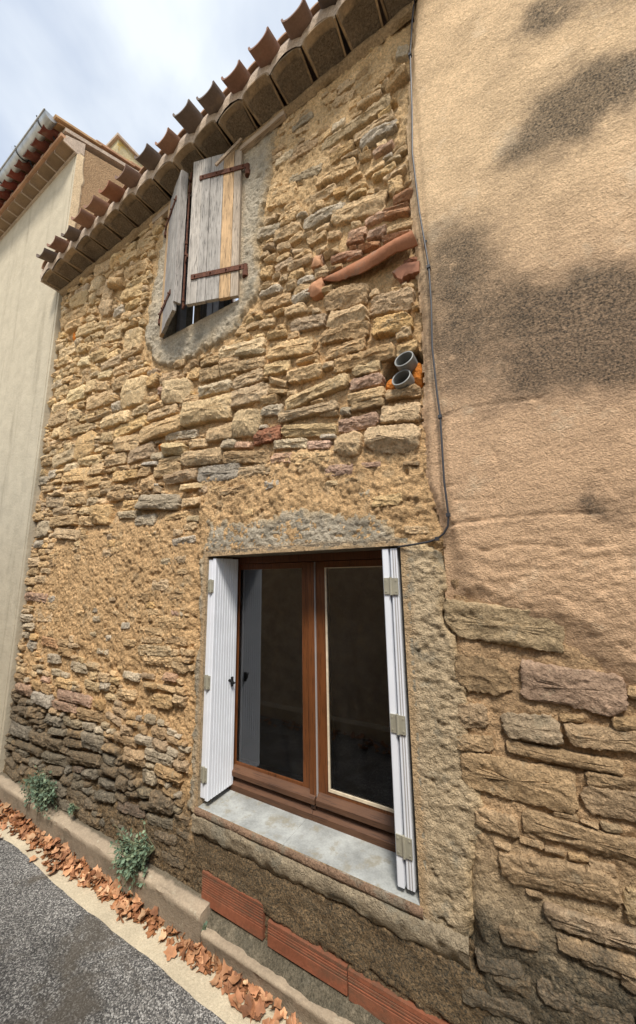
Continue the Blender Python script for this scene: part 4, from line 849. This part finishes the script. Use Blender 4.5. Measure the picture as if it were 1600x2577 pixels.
CRACKS = [[[-0.243, 0.625], [-0.169, 0.633], [-0.045, 0.63], [0.087, 0.61]], [[-0.3, 0.437], [-0.152, 0.427]], [[-0.264, 0.339], [-0.205, 0.337]], [[-0.227, 0.277], [-0.079, 0.268]], [[-0.24, 0.188], [-0.096, 0.196], [0.088, 0.193], [0.228, 0.184]], [[-0.149, 0.081], [-0.035, 0.095], [0.076, 0.086], [0.284, 0.075]], [[0.224, 0.321], [0.242, 0.265], [0.278, 0.204]], [[-0.077, 0.457], [-0.06, 0.362]]]
def r_sd(x,z): return poly_sd(x,z,EDGE)+.012*fbm(x,z,11,octs=4,s=201)+.006*fbm(x,z,45,octs=2,s=202)
def crack(x,z):
    c=np.zeros(np.size(x)); wx=.007*fbm(x,z,20,octs=3,s=204); 
    for P in CRACKS:
        d=np.full(np.size(x),9.)
        for (a,b),(c2,d2) in zip(P[:-1],P[1:]):
            ex,ez=c2-a,d2-b; t=np.clip(((x-a)*ex+(z+wx-b)*ez)/(ex*ex+ez*ez),0,1); d=np.minimum(d,np.hypot(x-a-t*ex,z+wx-b-t*ez))
        c=np.maximum(c,sstep(.009,.001,d))
    return c*np.clip(.55+.9*fbm(x,z,7,octs=2,s=205),0,1)
def plaster_h(x,z):
    s=r_sd(x,z); k=sstep(.006,-.03-.10*sstep(.3,-.1,z),s); rough=sstep(.35,-.15,z)
    h=.030+.006*fbm(x,z,2.2,octs=3,s=206)+(.0022+.006*rough)*fbm(x,z,13,26,octs=4,s=207)+(.0024+.006*rough)*fbm(x,z,45,70,octs=2,s=208)
    strip=sstep(-.235,-.262,x-.0*z)*sstep(-.1,.2,z); h-=.010*strip
    return -.004+(h+.004)*k-.009*crack(x,z)
def plaster_col(x,z):
    n=fbm(x,z,1.6,octs=4,s=209)[:,None]; n2=fbm(x,z,7,octs=4,s=210)[:,None]
    hi=sstep(.6,1.9,z)[:,None]; c=np.array([[.515,.34,.205]])*(1-hi)+np.array([[.575,.41,.245]])*hi
    lo=sstep(.2,-.4,z)[:,None]; c=c*(1-lo)+np.array([[.48,.32,.195]])*lo
    return np.clip(c*(1+.10*n+.10*n2),.02,1)
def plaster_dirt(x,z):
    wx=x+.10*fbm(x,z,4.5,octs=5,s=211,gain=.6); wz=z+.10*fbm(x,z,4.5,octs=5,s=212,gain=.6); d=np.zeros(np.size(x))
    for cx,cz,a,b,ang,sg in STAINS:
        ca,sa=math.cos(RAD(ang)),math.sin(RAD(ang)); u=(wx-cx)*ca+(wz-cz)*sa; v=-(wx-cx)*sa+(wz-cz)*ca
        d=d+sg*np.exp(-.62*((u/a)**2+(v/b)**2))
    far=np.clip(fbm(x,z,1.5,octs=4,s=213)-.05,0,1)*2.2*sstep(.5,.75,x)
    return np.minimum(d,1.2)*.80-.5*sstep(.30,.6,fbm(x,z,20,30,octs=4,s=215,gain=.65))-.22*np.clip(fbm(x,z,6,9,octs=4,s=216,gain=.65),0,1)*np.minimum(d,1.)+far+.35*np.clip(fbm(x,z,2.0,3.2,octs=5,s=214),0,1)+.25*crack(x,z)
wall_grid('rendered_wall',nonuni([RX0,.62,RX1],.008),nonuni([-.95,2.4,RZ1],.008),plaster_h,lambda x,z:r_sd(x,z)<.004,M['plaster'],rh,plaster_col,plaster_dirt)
def rbed_h(x,z):
    n1=fbm(x,z,5,octs=4,s=221); n2=fbm(x,z,32,octs=3,s=222,gain=.6); lump=np.clip(fbm(x,z,12,18,octs=3,s=223),0,1)
    low=sstep(-.95,-1.2,z); return -.06*sstep(-.24,-.34,x+.02*n1)+.003+.013*n1+.014*n2+.014*lump+.014*low+.012*low*fbm(x,z,6,16,octs=4,s=224)
def rh_dirt(x,z): 
    x=np.ravel(x); z=np.ravel(z); return 1.1*sstep(-.78,-1.25,z+.12*fbm(x,z,3,octs=4,s=225)-.10*(x-.1))+.2*np.clip(fbm(x,z,3,octs=4,s=226),0,1)
def rbed_col(x,z):
    n=fbm(x,z,4,octs=4,s=227)[:,None]; n2=fbm(x,z,18,octs=3,s=228)[:,None]; g=sstep(-.7,-1.1,z)[:,None]
    return np.clip((np.array([[.49,.325,.18]])*(1-g)+np.array([[.42,.32,.20]])*g)*(1+.15*n+.2*n2),.02,1)
wall_grid('mortar_bed',nonuni([-.36,.6,RX1],.009),nonuni([GROUND,-.02],.009),rbed_h,lambda x,z:(x>-.345),M['mortar'],rh,rbed_col,rh_dirt)
RS=Stones(); R2=random.Random(23)
RT={0:(.43,.30,.175),1:(.40,.305,.20),2:(.42,.285,.19),4:(.52,.38,.215),5:(.42,.31,.18)}
TONES.update({10+k:v for k,v in RT.items()})
OC2=np.zeros((int(1.9/GS),int(1.7/GS)),bool); hX,hZ=np.meshgrid(-.29+GS*(np.arange(OC2.shape[0])+.5),GROUND+GS*(np.arange(OC2.shape[1])+.5),indexing='ij')
OC2 |= (poly_sd(hX.ravel(),hZ.ravel(),EDGE)<-.0).reshape(OC2.shape)|(hX<-.20)|(hZ<-1.5)|((hX<-.05)&(hZ<-1.0)&(hX*.9+hZ<-1.15))
for r in RSTONES.split(';'):
    x,z,Ln,H,ang,tone,pr=[int(a) for a in r.split(',')]; x,z,Ln,H=x/1000,z/1000,Ln/1000*.97,H/1000*.93
    low=z<-.97; RS.add(x,z,Ln,H,ang,10+tone,(.020 if low else R2.uniform(.013,.024)) if H>.03 else .010,R2,flat=.8,oy=-.006 if not low else -.008)
    ca,sa=math.cos(RAD(ang)),math.sin(RAD(ang)); u=(hX-x)*ca+(hZ-z)*sa; v=-(hX-x)*sa+(hZ-z)*ca; OC2|=(abs(u)<Ln/2)&(abs(v)<H/2)
nr=len(RS.V)
for (wr,hr,tr) in (((.25,.38),(.08,.13),900),((.15,.25),(.05,.09),1500),((.08,.15),(.03,.05),2500),((.04,.08),(.018,.03),2500)):
    for _ in range(tr):
        a=int(R2.uniform(*wr)/GS); b=int(R2.uniform(*hr)/GS); i=R2.randrange(OC2.shape[0]); j=R2.randrange(OC2.shape[1])
        if i+a>OC2.shape[0] or j+b>OC2.shape[1] or OC2[i:i+a,j:j+b].any(): continue
        for _k in range(2):
            s_=0
            while j>0 and s_<14 and not OC2[i:i+a,j-1:j-1+b].any(): j-=1; s_+=1
            s_=0
            while i>0 and s_<14 and not OC2[i-1:i-1+a,j:j+b].any(): i-=1; s_+=1
        if R2.random()<.7 and a*GS<.2: continue
        OC2[i:i+a,j:j+b]=True; RS.add(-.29+(i+a/2)*GS,GROUND+(j+b/2)*GS,a*GS-.005,b*GS-.003,R2.uniform(-2,7),10+R2.choice((0,0,1,5)),R2.uniform(.012,.028),R2,flat=.8,oy=-.004)
rr=RS.finish(); 
for k,(v,c) in enumerate(rr):
    if len(rr)<=320: link('stone',tri_mesh('stone',v,RS.F[k],c,rh_dirt(v[:,0],v[:,2])),M['stone'],rh)
    elif k<300: link('stone',tri_mesh('stone',v,RS.F[k],c,rh_dirt(v[:,0],v[:,2])),M['stone'],rh)
if len(rr)>320:
    Vs=[];Fs=[];Cs=[];b0=0
    for k in range(300,len(rr)): Vs.append(rr[k][0]);Cs.append(rr[k][1]);Fs+=[tuple(i+b0 for i in f) for f in RS.F[k]];b0+=len(rr[k][0])
    v=np.concatenate(Vs); link('rubble_filling',tri_mesh('rubble_filling',v,Fs,np.concatenate(Cs),rh_dirt(v[:,0],v[:,2])),M['stone'],rh,'stuff')
print('right stones',nr,len(rr))
bk=MB(); bk.box(-.25,RX1,.06,4,GROUND,RZ1); m_=bk.mesh('wall_core'); put_attrs(m_,{'Dirt':np.zeros(len(m_.vertices))}); link('wall_core',m_,M['mortar'],rh)
hole=MB(); hole.tube([(-.258,-.031,1.457),(-.258,-.0285,1.457)],.008,10); hole.build('nail_hole',M['darkmetal'],rh)

# the cable down the edge of the render, turning into the top corner of the window
cb=MB(); pts=[(-.212,-.02,2.95),(-.235,-.036,2.75),(-.258,-.034,2.545),(-.270,-.034,2.2),(-.284,-.034,1.961),(-.272,-.036,1.614),(-.250,-.040,1.314),(-.252,-.042,1.126),(-.262,-.042,.93),(-.257,-.042,.714),(-.252,-.042,.62),(-.257,-.042,.354),(-.251,-.042,.221),(-.256,-.040,.18),(-.274,-.038,.152),(-.300,-.034,.134),(-.335,-.032,.124),(-.39,-.030,.118),(-.455,-.020,.113),(-.48,.02,.112)]
cb.tube(pts,.0042,8)
for p in (pts[2],pts[6],pts[10],pts[12],pts[15]): cb.box(p[0]-.008,p[0]+.006,p[1]-.007,p[1]+.01,p[2]-.007,p[2]+.007)
o=cb.build('cable',M['cable'],None,smooth=True,sharp=50); o['label']='thin black cable clipped down the edge of the tan render to the window corner'; o['category']='cable'

# ------------------------------------------------------------------ the cream house on the left
ch=empty('cream_house',(-6,0,GROUND),'taller cream rendered house on the left with a zinc gutter and tiled eaves','house')
cw=MB(); CXE=-3.82; CZT=4.635
cw.box(-9.5,CXE-.040,-.034,.06,GROUND-.03,CZT); cw.box(CXE-.037,CXE,-.030,.035,GROUND-.03,CZT); m_=cw.mesh('front_wall',bevel=.002); link('front_wall',m_,M['cream'],ch)
gw=MB(); gw.prism([(.037,2.5),(.037,CZT-.002),(.037,CZT+.10),(4.5,CZT+.10+4.46*.45),(4.5,2.5)],'x',CXE-.3,CXE-.004); gw.build('gable_wall',M['roughcast'],ch)
# ragged edge of the cream coat returning round the corner
rg_=MB(); zs_=np.linspace(2.95,CZT-.01,40); vs=[];fs=[]
e=.055+.04*fbm(zs_,zs_*0,6,octs=4,s=231)
for z_,w_ in zip(zs_,e): vs+=[(CXE+.0015,-.030,z_),(CXE+.007,w_*.8,z_),(CXE-.003,w_+.004,z_)]
for i in range(39):
    for k in range(2): fs.append((i*3+k,i*3+k+1,i*3+k+4,i*3+k+3))
rg_.add(vs,fs); M['cornercoat']=rough_wall('corner_coat',(.1,.1,.1),base=(.56,.43,.27),var=.3,bumps=((40,5,.008,.8),),dirt=False); rg_.build('corner_coat',M['cornercoat'],ch)
gm=MB(); gm.prism([(.035,CZT+.001),(-.150,CZT+.001),(-.150,4.69),(.035,4.80)],'x',-9.5,CXE+.004); gm.build('eave_core',M['eavemortar'],ch)
g2=arch_tile('eave_tile',.190,.186,.035,.030,-.165,.0,CZT-.038,CZT-.036,.010,1,(.24,.165,.105))
for k in range(24): inst('eave_tile',g2,M['tile'],ch,(CXE-.095-k*.2,0,.0),(0,rng.uniform(-.015,.015),0),rng.uniform(.1,.35),tuple(q_*c for q_ in (rng.uniform(.8,1.15),) for c in (.24,.165,.10)))
pj=MB()
for k in range(25): pj.box(CXE-.004-k*.2-.007,CXE-.004-k*.2+.007,-.162,.0,CZT-.040,CZT+.004,(.46,.37,.29))
pj.box(-9.5,CXE,-.020-.034,-.034,CZT-.05,CZT-.037,(.3,.2,.13)); pj.build('eave_joint',M['eavemortar'],ch)
fr=MB(); 
for k in range(14):
    c=rng.uniform(.8,1.15); o=MB(); o.box(CXE-.002-(k+1)*.40+.004,CXE-.002-k*.40,-.192,-.10,CZT+.004,CZT+.042,(.42*c,.24*c,.14*c)); m_=o.mesh('flat_tile',bevel=.003); put_attrs(m_,{'Dirt':np.full(len(m_.vertices),rng.uniform(0,.25))}); link('flat_tile',m_,M['tile'],ch)
for k in range(25):
    em=MB(); x=CXE-.10-k*.2; em.box(x-.03,x+.03,-.175,.0,CZT+.044,CZT+.13,(.62,.56,.46)); em.build('mortar_plug',M['eavemortar'],ch)
rt=arch_tile('roof_tile',.135,.15,.055,.06,-.30,.5,CZT+.115,CZT+.115+.8*.45,.010,-1,(.30,.07,.045)); rc=arch_tile('cover_tile',.17,.15,.07,.06,-.23,.5,CZT+.125,CZT+.125+.73*.45,.011,1,(.42,.25,.13))
for k in range(22):
    inst('roof_tile',rt,M['tile'],ch,(CXE-.20-k*.2,rng.uniform(-.01,.01),0),(0,0,0),0.,(.19*rng.uniform(.7,1.1),.055,.038)); inst('cover_tile',rc,M['tile'],ch,(CXE-.10-k*.2,0,.0),(0,0,0),rng.uniform(0,.3))
vt=MB(); sl=.45
for k in range(9):
    y0_=-.235+k*.40; z_=CZT+.155+sl*(y0_+.2); vt.box(0,1,0,1,0,1) if False else None
    m=MB(); a=Vector((CXE-.055,y0_-.03,z_+.012)); b=Vector((CXE-.055,y0_+.42,z_+.45*sl-.006)); m.bar(a,b,.150,.028,(0,0,1),rng.choice(((.42,.24,.14),(.40,.27,.12),(.46,.29,.15))))
    m_=m.mesh('verge_tile',bevel=.004); put_attrs(m_,{'Dirt':np.full(len(m_.vertices),rng.uniform(.05,.3))}); link('verge_tile',m_,M['tile'],ch)
vm=MB(); vm.prism([(-.165,CZT+.090),(-.165,CZT+.135),(4.4,CZT+.135+4.565*sl),(4.4,CZT+.095+4.565*sl)],'x',CXE-.14,CXE+.008,(.17,.14,.11)); vm.build('verge_mortar',M['eavemortar'],ch)
rs=MB(); rs.prism([(-.1,CZT+.14),(4.4,CZT+.14+4.5*sl),(4.4,CZT+.04+4.5*sl),(-.1,CZT+.06)],'x',-9.5,CXE-.15,(.35,.2,.12)); m_=rs.mesh('roof_slab'); put_attrs(m_,{'Dirt':np.zeros(len(m_.vertices))}); link('roof_slab',m_,M['tile'],ch)
cm=MB(); cm.box(-4.30,-3.97,.44,.80,4.9,5.52); M['chim']=rough_wall('lichened_render',(.1,.1,.1),base=(.40,.34,.20),var=.5,patch=((.42,.27,.05),9,.52,.8),bumps=((40,5,.01,.9),),dirt=False)
chm=cm.build('chimney',M['chim'],ch,bevel=.006); cp=MB(); cp.box(-4.33,-3.94,.41,.83,5.522,5.562); cp.build('chimney_cap',M['eavemortar'],chm,bevel=.004)
gt=empty('gutter',(-6,-.278,4.79),'grey half-round zinc gutter hanging under the tiled eaves of the cream house','gutter')
m=MB(); n=16; vs=[]; GXE=-3.845
gy,gz,gr_=-.285,4.795,.060
for lay,r in ((0,gr_),(1,gr_-.0025)):
    for x in (GXE,-9.5):
        for i in range(n+1): a=math.pi+math.pi*i/n; vs.append((x,gy+r*math.cos(a),gz+r*math.sin(a)*1.1))
N=(n+1)*2; fs=[]
for lay in (0,1):
    for i in range(n): a=lay*N+i; fs.append((a,a+1,a+n+2,a+n+1))
for i in range(n): fs.append((i,i+1,N+i+1,N+i))
m.add(vs,fs); o=m.build('channel',M['zinc'],gt,smooth=True,sharp=60)
e=MB(); e.tube([(GXE,gy-gr_-.004,gz),(-9.5,gy-gr_-.004,gz)],.0075,8); e.build('rolled_edge',M['zinc'],gt,smooth=True)
e=MB(); e.add([(GXE-.001,gy+(gr_-.003)*math.cos(math.pi+math.pi*i/n),gz+(gr_-.003)*1.1*math.sin(math.pi+math.pi*i/n)) for i in range(n+1)],[tuple(range(n+1))]); e.build('end_cap',M['zinc'],gt)
for x in (-4.0,-4.52,-5.04,-5.56,-6.1,-6.7):
    b_=MB(); b_.tube([(x,gy-gr_-.014,gz+.022)]+[(x,gy+(gr_+.003)*math.cos(math.pi+math.pi*i/10),gz+(gr_+.003)*1.1*math.sin(math.pi+math.pi*i/10)) for i in range(11)]+[(x,-.20,gz-.045),(x,-.16,4.70)],.007,6); b_.build('gutter_bracket',M['darkmetal'],gt)
gp=empty('gutter_weed',(-4.58,gy-.03,gz),'dry tuft of weed growing in the zinc gutter','plant'); w_=MB()
for i in range(26):
    a=rng.uniform(0,6.28); l_=rng.uniform(.04,.10); p=Vector((-4.58+rng.uniform(-.04,.04),gy-.02,gz-.01)); w_.tube([p,p+Vector((math.cos(a)*.3,math.sin(a)*.3,.9))*l_*.6,p+Vector((math.cos(a)*.7,math.sin(a)*.7,1.))*l_],[.0016,.0013,.0006],4,(.45,.36,.20))
w_.build('stems',M['deadleaf'],gp,kind='stuff')

# ------------------------------------------------------------------ the low wall across the lane (seen only in the panes)
ow=empty('lane_wall',(-1,-2.0,GROUND),'low rendered wall along the other side of the lane, behind the viewer','wall')
xs=np.linspace(-9,3.2,200)
b_=MB(); b_.box(-9,3.2,-2.25,-1.97,GROUND-.02,.72,(.50,.43,.34)); m_=b_.mesh('wall_body'); put_attrs(m_,{'Dirt':np.full(len(m_.vertices),.28)}); link('wall_body',m_,M['plaster'],ow)
b_=MB(); b_.box(-9,3.2,-2.30,-1.92,.72,.78,(.40,.33,.25)); m_=b_.mesh('coping',bevel=.01); put_attrs(m_,{'Dirt':np.full(len(m_.vertices),.3)}); link('coping',m_,M['kerb'],ow)
b_=MB(); b_.box(-9,3.2,-1.97,-1.835,GROUND-.02,GROUND+.13,(.42,.36,.27)); m_=b_.mesh('kerb',bevel=.012); put_attrs(m_,{'Dirt':np.full(len(m_.vertices),.2)}); link('kerb',m_,M['kerb'],None,'structure')

# ------------------------------------------------------------------ weeds at the foot of the wall
def weed(name,label,cx,cz,wx,hz,n,seed,lean=.10):
    R=random.Random(seed); g=empty(name,(cx,-.05,cz-hz/2),label,'plant'); st=MB(); fo=MB(); base=[Vector((cx+R.uniform(-.4,.4)*wx,-.015,cz+R.uniform(-.35,.1)*hz)) for _ in range(6)]
    for i in range(n):
        b=R.choice(base); a=R.gauss(0,1); t=R.uniform(-.75,1.1)
        tip=Vector((cx+max(-1,min(1,R.gauss(0,.5)))*wx*.5,-.03-lean*R.random()**.8,cz+max(-1,min(1,R.gauss(0,.45)))*hz*.5))
        mid=(b+tip)/2+Vector((0,-.02,.015)); st.tube([b,mid,tip],[.0016,.0013,.0008],4,(.16,.18,.10))
        for k in range(R.choice((4,5,6,7))):
            q=R.uniform(.35,1.02); p=b*(1-q)**2+mid*2*q*(1-q)+tip*q*q; s_=R.uniform(.012,.025)
            dr=Vector((R.gauss(0,1),R.gauss(-.5,.8),R.gauss(.2,.8))).normalized(); sd_=dr.cross(Vector((R.gauss(0,.6),-1,R.gauss(.3,.5)))).normalized(); up=sd_.cross(dr)
            c=R.uniform(.75,1.3); col=(.15*c,.22*c,.145*c) if R.random()<.75 else (.22*c,.29*c,.18*c)
            fo.add([p,p+dr*s_*.5+sd_*s_*.36+up*s_*.08,p+dr*s_*1.05,p+dr*s_*.5-sd_*s_*.36+up*s_*.08,p+dr*s_*.55-up*s_*.05],[(0,1,4),(1,2,4),(2,3,4),(3,0,4)],col)
    st.build('stem',M['green'],g); fo.build('foliage',M['green'],g,smooth=True,kind='stuff')
weed('wall_weed','broad grey-green weed sprouting above the kerb, the one farther left',-3.03,-1.40,.44,.26,150,1,.10)
weed('wall_weed','tall bushy grey-green weed hanging over the kerb nearest the window',-1.98,-1.44,.27,.29,150,2,.12)
weed('wall_weed','tiny weed rosette between the two larger weeds',-2.66,-1.425,.07,.06,14,3,.03)
weed('wall_weed','small sprig in the crack where the kerb steps down',-1.455,-1.585,.03,.06,8,4,.03)
# ------------------------------------------------------------------ dry leaves along the kerb
def leaf_mesh(R):
    n=11; lob=[(0,.10),(.35,.55),(.20,.95),(.62,.55),(.50,1.0),(1.0,.0)]  # half outline tip handled below
    ang=[-150,-120,-85,-58,-38,-15,0,15,38,58,85,120,150,180]; rad=[.55,.72,.56,.90,.64,.80,1.0,.82,.66,.92,.56,.7,.5,.30]
    pts=[(math.cos(RAD(a))*r*R.uniform(.85,1.1),math.sin(RAD(a))*r*R.uniform(.85,1.1)) for a,r in zip(ang,rad)]
    cu=R.uniform(.6,2.3); cv=R.uniform(-.5,1.5); tw=R.uniform(-.9,.9); V=[]
    def zf(x,y): return cu*.42*y*y+cv*.30*x*x+tw*x*y+.10*math.sin(6*x+R.random()*2)+R.uniform(-.06,.06)
    V.append((0,0,R.uniform(-.05,.05))); k=len(pts)
    for s_ in (.55,1.): V+=[(x*s_,y*s_,zf(x*s_,y*s_)) for x,y in pts]
    F=[(0,1+i,1+(i+1)%k) for i in range(k)]+[(1+i,1+k+i,1+k+(i+1)%k,1+(i+1)%k) for i in range(k)]
    m=bpy.data.meshes.new('fallen_leaf'); m.from_pydata(V,[],F); m.update(); m.polygons.foreach_set('use_smooth',np.full(len(m.polygons),True))
    c=np.array(R.choice(((.45,.22,.11),(.53,.29,.155),(.35,.16,.08),(.60,.38,.22),(.49,.26,.135),(.26,.12,.062),(.41,.195,.10)))); Cc=np.tile(c,(len(V),1)); Cc[0]*=.7; Cc[1:1+k]*=.9
    put_attrs(m,{'Col':Cc}); m.materials.append(M['deadleaf']); return m
R3=random.Random(11); LM=[leaf_mesh(R3) for _ in range(14)]
def put_leaf(x,y,z,s_,label,group):
    o=bpy.data.objects.new('fallen_leaf',LM[R3.randrange(14)]); COL.objects.link(o); o.location=(x,y,z); o.scale=(s_,)*3
    o.rotation_euler=(R3.gauss(0,.42),R3.gauss(0,.42),R3.uniform(0,6.28)); o['label']=label; o['category']='leaf'; o['group']=group
LAB='curled dry brown leaf in the drift along the foot of the kerb'
lv=[]
for i in range(270):
    x=-3.65+2.85*R3.random()**1.0; dens=.5+.5*max(0,min(1,(-x-1.2)/1.6))
    wid=.055+.075*dens*(.6+.5*math.sin(x*7+1)); t=R3.random()**1.3
    if -1.75<x<-1.55 and R3.random()<.6: x-=.35
    y=-.078-t*wid; hp=max(0,1-t)*(.036*dens+.008); z=GROUND+.012+R3.random()*hp; lv.append((x,y,z,R3.uniform(.019,.043)))
for (x,y,z,s_) in lv: put_leaf(x,y,z+s_*.12,s_,LAB,'dry leaves drifted along the kerb')
put_leaf(-3.14,-.235,GROUND+.025,.035,'single dry leaf lying apart on the asphalt at the left edge','stray dry leaves')
o=None
mass=MB()
for i in range(1100):
    x=-6.5+5.4*R3.random(); t=R3.random()**1.4; dens=.5+.5*max(0,min(1,(-x-1.2)/1.6)); y=-.07-t*.085*dens; z=GROUND+.010+(1-t)*.032*dens*R3.random(); s_=R3.uniform(.014,.030)
    E_=Matrix.Translation((x,y,z))@Matrix.Rotation(R3.uniform(0,6.28),4,'Z')@Matrix.Rotation(R3.gauss(0,.5),4,'X')@Matrix.Rotation(R3.gauss(0,.5),4,'Y')
    me=LM[R3.randrange(14)]; c=R3.choice(((.34,.15,.065),(.28,.12,.055),(.40,.19,.085)))
    mass.add([E_@(v.co*s_) for v in me.vertices],[tuple(p.vertices) for p in me.polygons],c)
o=mass.build('leaf_litter',M['deadleaf'],None,smooth=True,kind='stuff'); o['label']='bed of broken dry leaves under the leaf drift by the kerb'; o['category']='leaf litter'
mass2=MB()
for i in range(220):
    x=-6+7.5*R3.random(); y=-1.80+R3.random()**1.5*.22; s_=R3.uniform(.03,.05)
    E_=Matrix.Translation((x,y,GROUND+.02+.03*R3.random()))@Matrix.Rotation(R3.uniform(0,6.28),4,'Z')@Matrix.Rotation(R3.gauss(0,.5),4,'X')
    me=LM[R3.randrange(14)]; mass2.add([E_@(v.co*s_) for v in me.vertices],[tuple(p.vertices) for p in me.polygons],(.38,.18,.08))
o=mass2.build('leaf_litter',M['deadleaf'],None,smooth=True,kind='stuff'); o['label']='dry leaves along the opposite kerb, reflected in the panes'; o['category']='leaf litter'
